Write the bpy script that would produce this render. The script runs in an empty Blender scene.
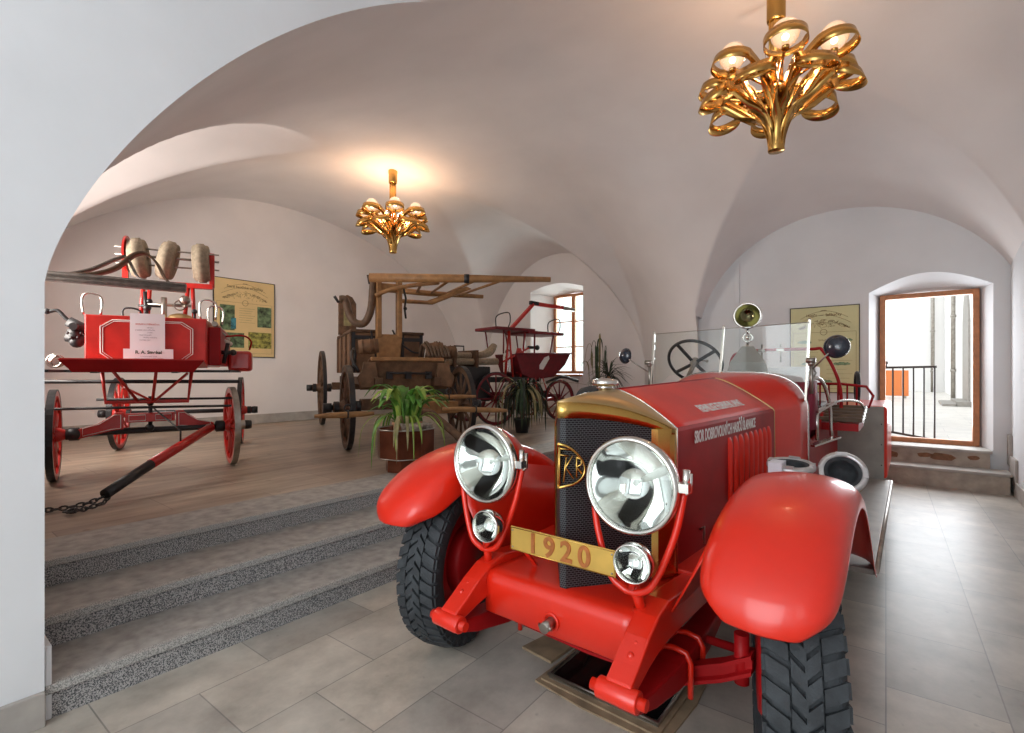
import bpy, math, random
from mathutils import Vector, Matrix
random.seed(7)
PI = math.pi
sc = bpy.context.scene
COL = sc.collection
# ------------------------------------------------------------------ camera
cd = bpy.data.cameras.new('camera'); cam = bpy.data.objects.new('camera', cd); COL.objects.link(cam)
cam.location = (0, 0, 1.4); cam.rotation_euler = (PI/2, 0, math.radians(38.5))
cd.sensor_width = 36; cd.lens = 500/1024*36; cd.shift_y = 0.0063; cd.clip_start = .05
sc.camera = cam
# ------------------------------------------------------------------ world, lights, exposure
w = bpy.data.worlds.new('sky'); sc.world = w; w.use_nodes = True
bg = w.node_tree.nodes['Background']; bg.inputs[0].default_value = (.93, .97, 1, 1); bg.inputs[1].default_value = 1.45
sc.view_settings.view_transform = 'Standard'; sc.view_settings.look = 'None'
sc.view_settings.exposure = 0.52; sc.view_settings.gamma = 1; sc.view_settings.use_curve_mapping = False
def area(name, loc, to, sx, sy, power, col):
    l = bpy.data.lights.new(name, 'AREA'); l.shape = 'RECTANGLE'; l.size = sx; l.size_y = sy; l.energy = power; l.color = col
    o = bpy.data.objects.new(name, l); COL.objects.link(o); o.location = loc
    o.rotation_euler = (Vector(to)-Vector(loc)).to_track_quat('-Z', 'Y').to_euler(); return o
area('daylight_gateway', (-.9, -3.35, 2.2), (-1.1, 4, 1.2), 3.0, 3.4, 80, (.88, .95, 1))
area('daylight_side_window', (1.35, -1.1, 2.2), (-3, .2, 1.6), 1.5, 1.9, 5, (.86, .94, 1))
area('daylight_hall_window', (-6.63, 11.2, 2.4), (-6.3, 5, 1.2), 1.1, 1.9, 80, (.95, .97, 1))
area('daylight_door', (.18, 9.1, 1.6), (-.4, 4, .8), .95, 1.9, 36, (.9, .95, 1))
area('added_hall_fill', (-6.65, -.15, 2.35), (-6.65, 5, .9), 1.4, 1.5, 120, (1, .91, .83))  # added warm fill for the hall, behind an invented side window out of view
# ------------------------------------------------------------------ materials
def nm(name):
    m = bpy.data.materials.new(name); m.use_nodes = True
    return m, m.node_tree, m.node_tree.nodes['Principled BSDF']
def mat(name, col, rough=.5, metal=0, var=0, scale=6, bump=0, bscale=40, coat=0, spec=None, detail=4):
    m, t, p = nm(name)
    p.inputs['Base Color'].default_value = (*col, 1); p.inputs['Roughness'].default_value = rough; p.inputs['Metallic'].default_value = metal
    if coat: p.inputs['Coat Weight'].default_value = coat; p.inputs['Coat Roughness'].default_value = .08
    if spec is not None: p.inputs['Specular IOR Level'].default_value = spec
    tc = t.nodes.new('ShaderNodeTexCoord')
    if var:
        n = t.nodes.new('ShaderNodeTexNoise'); n.inputs['Scale'].default_value = scale; n.inputs['Detail'].default_value = detail
        t.links.new(tc.outputs['Object'], n.inputs['Vector'])
        r = t.nodes.new('ShaderNodeValToRGB'); r.color_ramp.elements[0].position = .3; r.color_ramp.elements[1].position = .7
        r.color_ramp.elements[0].color = (*[c*(1-var) for c in col], 1); r.color_ramp.elements[1].color = (*[min(1, c*(1+var*.6)) for c in col], 1)
        t.links.new(n.outputs['Fac'], r.inputs['Fac']); t.links.new(r.outputs['Color'], p.inputs['Base Color'])
    if bump:
        n = t.nodes.new('ShaderNodeTexNoise'); n.inputs['Scale'].default_value = bscale; n.inputs['Detail'].default_value = 5
        t.links.new(tc.outputs['Object'], n.inputs['Vector'])
        b = t.nodes.new('ShaderNodeBump'); b.inputs['Strength'].default_value = bump; b.inputs['Distance'].default_value = .02
        t.links.new(n.outputs['Fac'], b.inputs['Height']); t.links.new(b.outputs['Normal'], p.inputs['Normal'])
    return m
def slab_mat(name, c1, c2, mortar, bw, rh, rot, rough=.45, stain=.25, streak=None, offs=(0, 0), msize=.003, patch=None):
    m, t, p = nm(name); N = t.nodes; L = t.links
    tc = N.new('ShaderNodeTexCoord'); mp = N.new('ShaderNodeMapping'); mp.inputs['Rotation'].default_value = (0, 0, rot); mp.inputs['Location'].default_value = (*offs, 0)
    L.new(tc.outputs['Object'], mp.inputs['Vector'])
    br = N.new('ShaderNodeTexBrick'); br.inputs['Scale'].default_value = 1; br.inputs['Brick Width'].default_value = bw; br.inputs['Row Height'].default_value = rh
    br.inputs['Mortar Size'].default_value = msize; br.inputs['Color1'].default_value = (*c1, 1); br.inputs['Color2'].default_value = (*c2, 1); br.inputs['Mortar'].default_value = (*mortar, 1)
    br.offset = .5; L.new(mp.outputs['Vector'], br.inputs['Vector'])
    n = N.new('ShaderNodeTexNoise'); n.inputs['Scale'].default_value = 3; n.inputs['Detail'].default_value = 8; n.inputs['Roughness'].default_value = .65
    m2 = N.new('ShaderNodeMapping'); m2.inputs['Scale'].default_value = streak or (1, 1, 1); L.new(mp.outputs['Vector'], m2.inputs['Vector']); L.new(m2.outputs['Vector'], n.inputs['Vector'])
    r = N.new('ShaderNodeValToRGB'); r.color_ramp.elements[0].position = .3; r.color_ramp.elements[1].position = .72
    r.color_ramp.elements[0].color = (1-stain*1.3, 1-stain*1.35, 1-stain*1.4, 1); r.color_ramp.elements[1].color = (1.12, 1.1, 1.08, 1)
    L.new(n.outputs['Fac'], r.inputs['Fac'])
    mx = N.new('ShaderNodeMix'); mx.data_type = 'RGBA'; mx.blend_type = 'MULTIPLY'; mx.inputs[0].default_value = 1
    L.new(br.outputs['Color'], mx.inputs[6]); L.new(r.outputs['Color'], mx.inputs[7])
    # small dark specks
    v = N.new('ShaderNodeTexNoise'); v.inputs['Scale'].default_value = 11; v.inputs['Detail'].default_value = 2; L.new(mp.outputs['Vector'], v.inputs['Vector'])
    r2 = N.new('ShaderNodeValToRGB'); r2.color_ramp.elements[0].position = .70; r2.color_ramp.elements[1].position = .78
    r2.color_ramp.elements[0].color = (1, 1, 1, 1); r2.color_ramp.elements[1].color = (.62, .62, .62, 1); L.new(v.outputs['Fac'], r2.inputs['Fac'])
    mx2 = N.new('ShaderNodeMix'); mx2.data_type = 'RGBA'; mx2.blend_type = 'MULTIPLY'; mx2.inputs[0].default_value = 1
    L.new(mx.outputs[2], mx2.inputs[6]); L.new(r2.outputs['Color'], mx2.inputs[7])
    L.new(mx2.outputs[2], p.inputs['Base Color'])
    p.inputs['Roughness'].default_value = rough
    b = N.new('ShaderNodeBump'); b.inputs['Strength'].default_value = .25; b.inputs['Distance'].default_value = .01; b.invert = True
    L.new(br.outputs['Fac'], b.inputs['Height']); L.new(b.outputs['Normal'], p.inputs['Normal'])
    return m
def granite_mat(name, a, b_, scale=130, rough=.6):
    m, t, p = nm(name); N = t.nodes; L = t.links
    tc = N.new('ShaderNodeTexCoord'); n = N.new('ShaderNodeTexNoise'); n.inputs['Scale'].default_value = scale; n.inputs['Detail'].default_value = 3
    L.new(tc.outputs['Object'], n.inputs['Vector'])
    r = N.new('ShaderNodeValToRGB'); r.color_ramp.elements[0].position = .42; r.color_ramp.elements[1].position = .58
    r.color_ramp.elements[0].color = (*a, 1); r.color_ramp.elements[1].color = (*b_, 1)
    L.new(n.outputs['Fac'], r.inputs['Fac']); L.new(r.outputs['Color'], p.inputs['Base Color']); p.inputs['Roughness'].default_value = rough
    return m
M = {}
M['plaster'] = mat('plaster', (.80, .765, .75), .92, var=.05, scale=1.3, bump=.12, bscale=5)
M['plaster_cool'] = mat('plaster_wall', (.70, .715, .73), .9, var=.05, scale=1.7, bump=.15, bscale=6)
M['facade'] = mat('courtyard_render', (.9, .89, .87), .9, var=.04, scale=.6)
M['floor'] = slab_mat('floor_slabs', (.43, .41, .37), (.60, .555, .48), (.30, .285, .26), .62, .40, PI/2-.03, stain=.32, rough=.40)
M['platform'] = slab_mat('platform_slabs', (.36, .29, .23), (.47, .38, .29), (.22, .18, .15), 1.3, .52, PI/2, stain=.38, streak=(.5, 3, 1), rough=.42)
M['court'] = slab_mat('court_paving', (.62, .6, .57), (.68, .66, .62), (.45, .44, .42), .9, .6, 0, stain=.1)
M['granite'] = granite_mat('granite_riser', (.06, .065, .07), (.46, .45, .44), 190)
M['tread'] = mat('granite_tread', (.36, .345, .32), .6, var=.3, scale=14, bump=.1, bscale=90, detail=8)
M['nosing'] = granite_mat('granite_nosing', (.2, .2, .19), (.50, .49, .46), 240)
M['base'] = mat('baseboard_stone', (.42, .39, .355), .7, var=.25, scale=5, detail=8)
M['oldstone'] = mat('worn_step_stone', (.40, .35, .29), .8, var=.3, scale=7, bump=.3, bscale=20, detail=8)
M['stonestain'] = mat('exposed_brown_stone', (.22, .11, .06), .9, var=.4, scale=20)
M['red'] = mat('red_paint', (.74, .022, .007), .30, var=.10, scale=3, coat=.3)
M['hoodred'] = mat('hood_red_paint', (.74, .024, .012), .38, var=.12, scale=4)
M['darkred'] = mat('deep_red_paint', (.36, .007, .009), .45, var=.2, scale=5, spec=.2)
M['cartred'] = mat('cart_red_paint', (.55, .022, .016), .35, var=.2, scale=6, coat=.3)
M['winered'] = mat('wine_red_paint', (.17, .005, .012), .45, var=.3, scale=9)
M['maroon'] = mat('maroon_leather', (.22, .012, .035), .5, bump=.2, bscale=60)
M['black'] = mat('black_iron', (.015, .015, .017), .45, var=.3, scale=20)
M['rubber'] = mat('tyre_rubber', (.035, .040, .045), .75, var=.35, scale=25, bump=.15, bscale=120)
M['treadgap'] = mat('tread_groove_dust', (.20, .19, .17), .95, var=.3, scale=30)
M['brass'] = mat('polished_brass', (.72, .46, .13), .24, 1, var=.25, scale=5)
M['brassdull'] = mat('satin_brass', (.58, .41, .20), .42, 1, var=.15, scale=6)
M['platebrass'] = mat('plate_brass', (.66, .42, .10), .45, .6, var=.12, scale=12)
M['copper'] = mat('copper_digit', (.55, .20, .07), .4, .8, var=.2, scale=40)
M['chrome'] = mat('nickel_plate', (.72, .70, .66), .18, 1, var=.08, scale=12)
M['steel'] = mat('dull_steel', (.40, .37, .33), .38, 1, var=.25, scale=12)
M['lampgold'] = mat('lamp_gold', (.62, .37, .11), .24, 1, var=.08, scale=8)
M['greypaint'] = mat('grey_sheet_metal', (.33, .31, .28), .5, .25, var=.14, scale=8, bump=.05, bscale=30)
M['oldwood'] = mat('aged_oak', (.115, .058, .028), .65, var=.45, scale=14, bump=.3, bscale=50, detail=8)
M['polewood'] = mat('pole_wood', (.34, .175, .065), .55, var=.3, scale=12, bump=.15, bscale=40)
M['boxwood'] = mat('wagon_boards', (.20, .105, .052), .65, var=.35, scale=10, bump=.25, bscale=40, detail=8)
M['canvas'] = mat('canvas_hose', (.34, .28, .20), .9, var=.25, scale=30, bump=.3, bscale=150)
M['greyhose'] = mat('grey_rubber_hose', (.20, .185, .17), .5, var=.3, scale=18)
M['leather'] = mat('brown_leather', (.14, .085, .05), .6, var=.3, scale=15)
M['frame'] = mat('orange_brown_window_wood', (.44, .17, .065), .5, var=.2, scale=15)
M['railiron'] = mat('dark_rail_paint', (.05, .042, .04), .5)
M['white'] = mat('white_paint', (.82, .80, .77), .6)
M['paper'] = mat('white_paper', (.85, .86, .92), .7)
M['ink'] = mat('dark_ink', (.03, .035, .06), .8)
M['redink'] = mat('red_ink', (.6, .06, .05), .8)
M['greyink'] = mat('grey_ink', (.35, .35, .42), .8)
M['greenink'] = mat('dark_green_ink', (.02, .09, .07), .8)
M['poster1'] = mat('poster_paper_tan', (.74, .56, .27), .6, var=.06, scale=4)
M['poster2'] = mat('poster_paper_olive', (.62, .60, .33), .6, var=.06, scale=4)
M['sepia'] = mat('sepia_print', (.18, .12, .05), .8)
M['photo1'] = mat('green_photo_print', (.13, .20, .10), .5, var=.9, scale=14)
M['photo2'] = mat('teal_photo_print', (.05, .24, .30), .5, var=.7, scale=16)
M['photo3'] = mat('yellow_photo_print', (.34, .32, .07), .5, var=.9, scale=18)
M['greenprint'] = mat('green_engraving', (.20, .32, .17), .7, var=.6, scale=50)
M['leaf'] = mat('leaf_green', (.10, .26, .035), .4, var=.45, scale=14)
M['leafy'] = mat('leaf_yellow_green', (.26, .38, .06), .4, var=.3, scale=10)
M['palm'] = mat('palm_green', (.035, .07, .025), .5, var=.5, scale=12)
M['dry'] = mat('dry_leaf', (.28, .24, .11), .7, var=.4, scale=12)
M['dark'] = mat('dark_leaf', (.02, .028, .018), .6, var=.4, scale=12)
M['potcopper'] = mat('brown_copper_sheet', (.20, .065, .035), .28, .75, var=.5, scale=4)
M['potclay'] = mat('terracotta', (.5, .25, .14), .8, var=.25, scale=20)
M['soil'] = mat('pebbles', (.5, .42, .34), .9, var=.4, scale=30, bump=.5, bscale=40)
M['card'] = mat('cardboard', (.30, .215, .13), .9, var=.35, scale=9)
M['oil'] = mat('black_oil', (.006, .006, .006), .06)
M['orange'] = mat('orange_board', (.75, .22, .06), .6)
M['tar'] = mat('dark_navy_enamel', (.02, .026, .04), .22, coat=.6)
# honeycomb radiator core
def core_mat():
    m, t, p = nm('honeycomb_core'); N = t.nodes; L = t.links
    tc = N.new('ShaderNodeTexCoord'); sp_ = N.new('ShaderNodeSeparateXYZ'); cb = N.new('ShaderNodeCombineXYZ'); L.new(tc.outputs['Object'], sp_.inputs[0]); ml = N.new('ShaderNodeMath'); ml.operation = 'MULTIPLY'; ml.inputs[1].default_value = 1.7
    L.new(sp_.outputs[0], ml.inputs[0]); L.new(ml.outputs[0], cb.inputs[0]); L.new(sp_.outputs[2], cb.inputs[1])
    v = N.new('ShaderNodeTexBrick'); v.inputs['Scale'].default_value = 1; v.inputs['Brick Width'].default_value = .016; v.inputs['Row Height'].default_value = .0085; v.inputs['Mortar Size'].default_value = .0016; v.inputs['Mortar Smooth'].default_value = .6
    L.new(cb.outputs[0], v.inputs['Vector'])
    r = N.new('ShaderNodeValToRGB'); r.color_ramp.elements[0].position = .1; r.color_ramp.elements[1].position = .9
    r.color_ramp.elements[0].color = (.006, .006, .008, 1); r.color_ramp.elements[1].color = (.15, .155, .165, 1)
    L.new(v.outputs['Fac'], r.inputs['Fac']); L.new(r.outputs['Color'], p.inputs['Base Color']); p.inputs['Roughness'].default_value = .45; p.inputs['Metallic'].default_value = .4
    b = N.new('ShaderNodeBump'); b.inputs['Strength'].default_value = .8; b.inputs['Distance'].default_value = .004
    L.new(v.outputs['Fac'], b.inputs['Height']); L.new(b.outputs['Normal'], p.inputs['Normal']); return m
M['core'] = core_mat()
def glass_mat(name, tint=(.95, 1, .98), rough=0, alpha=.12):
    m, t, p = nm(name); N = t.nodes; L = t.links
    N.remove(p); o = N['Material Output']
    tr = N.new('ShaderNodeBsdfTransparent'); tr.inputs[0].default_value = (*tint, 1)
    gl = N.new('ShaderNodeBsdfGlossy'); gl.inputs['Roughness'].default_value = .02
    fr = N.new('ShaderNodeFresnel'); fr.inputs[0].default_value = 1.5
    mx = N.new('ShaderNodeMixShader'); L.new(fr.outputs[0], mx.inputs[0]); L.new(tr.outputs[0], mx.inputs[1]); L.new(gl.outputs[0], mx.inputs[2]); L.new(mx.outputs[0], o.inputs[0])
    return m
M['glass'] = glass_mat('clear_glass')
M['glassgrey'] = glass_mat('windscreen_glass', (.96, .985, .975))
def emit(name, col, s):
    m, t, p = nm(name); p.inputs['Base Color'].default_value = (*col, 1); p.inputs['Emission Color'].default_value = (*col, 1); p.inputs['Emission Strength'].default_value = s; return m
M['bulb'] = emit('lit_globe_glass', (1, .62, .36), 2.4)
M['bulbcore'] = emit('lit_filament', (1, .70, .38), 25)
# ------------------------------------------------------------------ mesh builder
class MB:
    def __init__(s): s.v = []; s.f = []; s.sm = []; s.mi = []; s.cur = 0; s.X = None
    def add(s, vs, fs, smooth=False):
        o = len(s.v)
        if s.X is not None: vs = [s.X @ Vector(p) for p in vs]
        s.v += [tuple(p) for p in vs]
        for f in fs: s.f.append(tuple(i+o for i in f)); s.sm.append(smooth); s.mi.append(s.cur)
        return s
    def box(s, c, d, R=None):
        hx, hy, hz = d[0]/2, d[1]/2, d[2]/2
        vs = [Vector((x*hx, y*hy, z*hz)) for z in (-1, 1) for y in (-1, 1) for x in (-1, 1)]
        if R is not None: vs = [R @ p for p in vs]
        vs = [p+Vector(c) for p in vs]
        return s.add(vs, [(0, 2, 3, 1), (4, 5, 7, 6), (0, 1, 5, 4), (2, 6, 7, 3), (0, 4, 6, 2), (1, 3, 7, 5)])
    def bb(s, x0, x1, y0, y1, z0, z1): return s.box(((x0+x1)/2, (y0+y1)/2, (z0+z1)/2), (abs(x1-x0), abs(y1-y0), abs(z1-z0)))
    def frame(s, d):
        d = Vector(d).normalized(); u = d.orthogonal().normalized(); return u, d.cross(u)
    def tube(s, pts, r, n=10, closed=False, caps=True, smooth=True):
        pts = [Vector(p) for p in pts]; k = len(pts); rs = r if isinstance(r, (list, tuple)) else [r]*k
        vs = []; u = None
        for i in range(k):
            if closed: d = pts[(i+1) % k]-pts[i-1]
            else: d = pts[min(i+1, k-1)]-pts[max(i-1, 0)]
            d.normalize()
            if u is None: u = d.orthogonal().normalized()
            else:
                u = u-d*u.dot(d)
                u = u.normalized() if u.length > 1e-6 else d.orthogonal().normalized()
            q = d.cross(u)
            for j in range(n):
                a = 2*PI*j/n; vs.append(pts[i]+(u*math.cos(a)+q*math.sin(a))*rs[i])
        fs = []
        for i in range(k if closed else k-1):
            i2 = (i+1) % k
            for j in range(n): fs.append((i*n+j, i*n+(j+1) % n, i2*n+(j+1) % n, i2*n+j))
        s.add(vs, fs, smooth)
        if caps and not closed:
            o = len(s.v)-len(vs)
            s.f.append(tuple(o+j for j in reversed(range(n)))); s.sm.append(False); s.mi.append(s.cur)
            s.f.append(tuple(o+(k-1)*n+j for j in range(n))); s.sm.append(False); s.mi.append(s.cur)
        return s
    def bar(s, a, b, wd, ht, up=(0, 0, 1)):
        a = Vector(a); b = Vector(b); d = (b-a).normalized(); up = Vector(up); x = d.cross(up)
        if x.length < 1e-4: x = d.orthogonal()
        x.normalize(); z = x.cross(d)
        vs = [p+x*sx*wd/2+z*sz*ht/2 for p in (a, b) for sz in (-1, 1) for sx in (-1, 1)]
        return s.add(vs, [(0, 1, 3, 2), (4, 6, 7, 5), (0, 4, 5, 1), (2, 3, 7, 6), (0, 2, 6, 4), (1, 5, 7, 3)])
    def lathe(s, prof, o=(0, 0, 0), ax=(0, 0, 1), n=32, smooth=True):
        o = Vector(o); ax = Vector(ax).normalized(); u, q = s.frame(ax); vs = []
        for (r, h) in prof:
            for j in range(n):
                a = 2*PI*j/n; vs.append(o+ax*h+(u*math.cos(a)+q*math.sin(a))*r)
        fs = [(i*n+j, i*n+(j+1) % n, (i+1)*n+(j+1) % n, (i+1)*n+j) for i in range(len(prof)-1) for j in range(n)]
        return s.add(vs, fs, smooth)
    def disc(s, o, ax, r, h, n=32): return s.lathe([(0.0001, 0), (r, 0), (r, h), (0.0001, h)], o, ax, n, False)
    def sphere(s, c, r, n=16, sz=(1, 1, 1)):
        vs = []; k = n//2
        for i in range(k+1):
            t = PI*i/k
            for j in range(n):
                a = 2*PI*j/n; vs.append(Vector((c[0]+r*sz[0]*math.sin(t)*math.cos(a), c[1]+r*sz[1]*math.sin(t)*math.sin(a), c[2]+r*sz[2]*math.cos(t))))
        return s.add(vs, [(i*n+j, (i+1)*n+j, (i+1)*n+(j+1) % n, i*n+(j+1) % n) for i in range(k) for j in range(n)], True)
    def torus(s, o, ax, R, r, n=36, m=10):
        o = Vector(o); u, q = s.frame(ax)
        return s.tube([o+(u*math.cos(2*PI*i/n)+q*math.sin(2*PI*i/n))*R for i in range(n)], r, m, True)
    def loft(s, secs, smooth=True, closed=False, capends=False):
        k = len(secs[0]); vs = [p for c in secs for p in c]; fs = []
        for i in range(len(secs)-1):
            for j in range(k if closed else k-1):
                j2 = (j+1) % k; fs.append((i*k+j, i*k+j2, (i+1)*k+j2, (i+1)*k+j))
        if capends: fs.append(tuple(reversed(range(k)))); fs.append(tuple((len(secs)-1)*k+j for j in range(k)))
        return s.add(vs, fs, smooth)
    def prism(s, poly, axis, a, b):
        def P(p, t): return {'x': (t, p[0], p[1]), 'y': (p[0], t, p[1]), 'z': (p[0], p[1], t)}[axis]
        n = len(poly); vs = [P(p, a) for p in poly]+[P(p, b) for p in poly]
        return s.add(vs, [tuple(range(n)), tuple(reversed(range(n, 2*n)))]+[(i, i+n, (i+1) % n+n, (i+1) % n) for i in range(n)])
    def quadstrip(s, A, B, smooth=True): return s.loft([A, B], smooth)
def obj(name, mb, m, parent=None, bevel=0, solid=0, segs=2, label=None, loc=None, subd=0):
    me = bpy.data.meshes.new(name); me.from_pydata(mb.v, [], mb.f)
    ms = m if isinstance(m, (list, tuple)) else [m]
    for x in ms: me.materials.append(M[x])
    me.polygons.foreach_set('use_smooth', mb.sm); me.polygons.foreach_set('material_index', mb.mi); me.update()
    import bmesh
    bm = bmesh.new(); bm.from_mesh(me); bmesh.ops.recalc_face_normals(bm, faces=bm.faces); bm.to_mesh(me); bm.free()
    o = bpy.data.objects.new(name, me); COL.objects.link(o)
    if parent: o.parent = parent
    if loc: o.location = loc
    if solid:
        k = o.modifiers.new('solid', 'SOLIDIFY'); k.thickness = solid; k.offset = 0
    if subd:
        k = o.modifiers.new('sub', 'SUBSURF'); k.levels = subd; k.render_levels = subd
    if bevel:
        k = o.modifiers.new('bevel', 'BEVEL'); k.width = bevel; k.segments = segs; k.limit_method = 'ANGLE'; k.angle_limit = math.radians(40); k.harden_normals = False
    if label: o['label'] = label
    return o
def thing(name, label, cat, loc=(0, 0, 0), rz=0, group=None):
    o = bpy.data.objects.new(name, None); COL.objects.link(o); o.location = loc; o.rotation_euler = (0, 0, rz); o.empty_display_size = .1
    o['label'] = label; o['category'] = cat
    if group: o['group'] = group
    return o
def tag(o, label, cat, group=None):
    o['label'] = label; o['category'] = cat
    if group: o['group'] = group
    return o
def struct(name, mb, m, parent=None, **k):
    o = obj(name, mb, m, parent, **k)
    if not parent: o['kind'] = 'structure'
    return o
def text(name, s, size, m, parent, mtx, extrude=.0008, align='CENTER', xs=1.0, bold=0):
    c = bpy.data.curves.new(name, 'FONT'); c.body = s; c.size = size; c.extrude = extrude; c.align_x = align; c.offset = bold
    o = bpy.data.objects.new(name, c); COL.objects.link(o)
    bpy.context.view_layer.update()
    me = bpy.data.meshes.new_from_object(o.evaluated_get(bpy.context.evaluated_depsgraph_get()))
    bpy.data.objects.remove(o); bpy.data.curves.remove(c)
    me.transform(Matrix.Diagonal((xs, 1, 1, 1))); me.transform(mtx); me.materials.clear(); me.materials.append(M[m])
    o = bpy.data.objects.new(name, me); COL.objects.link(o); o.parent = parent; return o
def basis(o, x, y):
    x = Vector(x).normalized(); y = Vector(y); y = (y-x*y.dot(x)).normalized(); z = x.cross(y)
    return Matrix(((x.x, y.x, z.x, o[0]), (x.y, y.y, z.y, o[1]), (x.z, y.z, z.z, o[2]), (0, 0, 0, 1)))
def arc(a, b, k, bulge, up=(0, 0, 1)):
    a = Vector(a); b = Vector(b); return [a.lerp(b, i/k)+Vector(up)*bulge*math.sin(PI*i/k) for i in range(k+1)]
def bez(P, k=12):
    # catmull-rom through points
    P = [Vector(p) for p in P]; Q = [P[0]*2-P[1]]+P+[P[-1]*2-P[-2]]; out = []
    for i in range(1, len(Q)-2):
        for j in range(k):
            t = j/k; a, b, c, d = Q[i-1], Q[i], Q[i+1], Q[i+2]
            out.append(.5*((2*b)+(c-a)*t+(2*a-5*b+4*c-d)*t*t+(3*b-a-3*c+d)*t**3))
    return out+[P[-1]]
# ================================================================== ROOM
XL, XR, YN, YW, YE = -9.9, .95, .4, 10.1, 8.45
PZ = .42
def yc(X): return 5.0
def hr(X):
    if X <= -4.4: return 5.1
    if X <= -2.7:
        t = (X+4.4)/1.7; return (2*t**3-3*t*t+1)*5.1+(t**3-2*t*t+t)*(-2.7)+(3*t*t-2*t**3)*3.3+(t**3-t*t)*(-.33)
    return 3.3-(X+2.7)/3.65*.7
def zb(X, Y):
    t = (5-Y)/4.6 if Y < 5 else (Y-5)/hr(X)
    if abs(t) > 1.0001: return -9
    return 1.75+3.0*max(0, 1-t*t)**.7 if Y < 5 else 1.3+3.45*math.sqrt(max(0, 1-t*t))
def zhall(X, Y):
    z = zb(X, Y); dx = (X+6.65)/2.25
    if abs(dx) < 1:
        q = math.sqrt(1-dx*dx)
        z = max(z, 1.33+(2.94+.1*max(0, min(5, YW-Y)))*q) if Y > 5 else max(z, 1.33+(2.94+.1*min(5, Y-.4))*q)
    return z
def znear(X): return 3.95+.45*math.sqrt(max(0, 1-((X+.87)/1.85)**2))
def zcor(X, Y):
    z = zb(X, Y); dx = (X+.8)/1.95
    if abs(dx) < 1 and Y > 5: z = max(z, 1.89+(1.83+.33*(YE-Y))*math.sqrt(1-dx*dx))
    if Y < 3.2: z = max(z, znear(X))
    return z
def ceil_mesh(xs, zf, ynear, yend):
    mb = MB(); rows = []
    for X in xs:
        h = hr(X); ys = []
        if ynear is not None: ys += [ynear+(.4-ynear)*i/12 for i in range(12)]
        ys += [5-4.6*math.cos(PI/2*i/90) for i in range(90)]
        ys += [5+h*math.sin(PI/2*i/90) for i in range(91)]
        if yend: ys += [5+h+(yend-5-h)*i/24 for i in range(1, 25)]
        rows.append([(X, y, max(zf(X, y), 1.3)) for y in ys])
    mb.loft(rows); return mb
n1 = 150
struct('ceiling', ceil_mesh([XL+(-2.7-XL)*i/n1 for i in range(n1+1)], zhall, None, None), 'plaster')
n2 = 90
struct('ceiling', ceil_mesh([-2.7+(XR+.03+2.7)*i/n2 for i in range(n2+1)], zcor, -3.1, YE+.02), 'plaster')
mb = MB(); mb.bb(-10.6, 1.4, -3.4, 11.3, 5.05, 5.2); struct('ceiling', mb, 'plaster')  # unseen slab added above the vaults to block light leaks
# wall between passage and hall, with the arch cut out of it
mb = MB(); ys = [5-4.6*math.cos(PI/2*i/90) for i in range(66)]
lo = []; hi = []
for y in ys:
    a = zb(-2.7, y); b = max(a, znear(-2.7)+.02); lo.append((-2.7, y, a)); hi.append((-2.7, y, b))
mb.quadstrip(lo, hi, False)
mb.bb(-3.3, -2.7, -3.1, .4, 0, 5.0)
struct('wall_left', mb, 'plaster_cool')
mb = MB(); mb.bb(-3.3, -5.9, .15, .398, 0, 5.0); mb.bb(-7.4, -9.95, .15, .398, 0, 5.0); mb.bb(-7.4, -5.9, .15, .398, 0, 1.6); mb.bb(-7.4, -5.9, .15, .398, 3.5, 5.0)  # window opening invented to let the added hall fill through
struct('wall_near', mb, 'plaster')
mb = MB(); mb.bb(-10.2, XL, .1, 10.6, 0, 5.0); struct('wall_back', mb, 'plaster')
# generic wall facing -Y with an arched splayed opening
def arched_wall(x0, x1, y, z1, ox0, ox1, zb0, zs, zp, dy, ix0, ix1, izs, izp, zbot=0.0):
    mb = MB(); k = 20
    def top(t, s, p): return s+(p-s)*math.sin(PI*t)
    mb.add([(x0, y, zbot), (ox0, y, zbot), (ox0, y, z1), (x0, y, z1)], [(0, 1, 2, 3)])
    mb.add([(ox1, y, zbot), (x1, y, zbot), (x1, y, z1), (ox1, y, z1)], [(0, 1, 2, 3)])
    if zb0 > zbot: mb.add([(ox0, y, zbot), (ox1, y, zbot), (ox1, y, zb0), (ox0, y, zb0)], [(0, 1, 2, 3)])
    A = [(ox0+(ox1-ox0)*i/k, y, top(i/k, zs, zp)) for i in range(k+1)]; B = [(a[0], y, z1) for a in A]
    mb.quadstrip(A, B, False)
    I = [(ix0+(ix1-ix0)*i/k, y+dy, top(i/k, izs, izp)) for i in range(k+1)]
    mb.quadstrip(A, I)
    mb.add([(ox0, y, zb0), (ox0, y, zs), (ix0, y+dy, izs), (ix0, y+dy, zb0)], [(0, 1, 2, 3)])
    mb.add([(ox1, y, zb0), (ox1, y, zs), (ix1, y+dy, izs), (ix1, y+dy, zb0)], [(0, 1, 2, 3)])
    mb.add([(ox0, y, zb0), (ox1, y, zb0), (ix1, y+dy, zb0), (ix0, y+dy, zb0)], [(0, 1, 2, 3)])
    # outer skin so that no light leaks in
    yo = y+dy
    mb.add([(x0, yo, zbot), (ix0, yo, zbot), (ix0, yo, z1), (x0, yo, z1)], [(0, 1, 2, 3)])
    mb.add([(ix1, yo, zbot), (x1, yo, zbot), (x1, yo, z1), (ix1, yo, z1)], [(0, 1, 2, 3)])
    mb.quadstrip(I, [(a[0], yo, z1) for a in I], False)
    if zb0 > zbot: mb.add([(ix0, yo, zbot), (ix1, yo, zbot), (ix1, yo, zb0), (ix0, yo, zb0)], [(0, 1, 2, 3)])
    return mb
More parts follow.
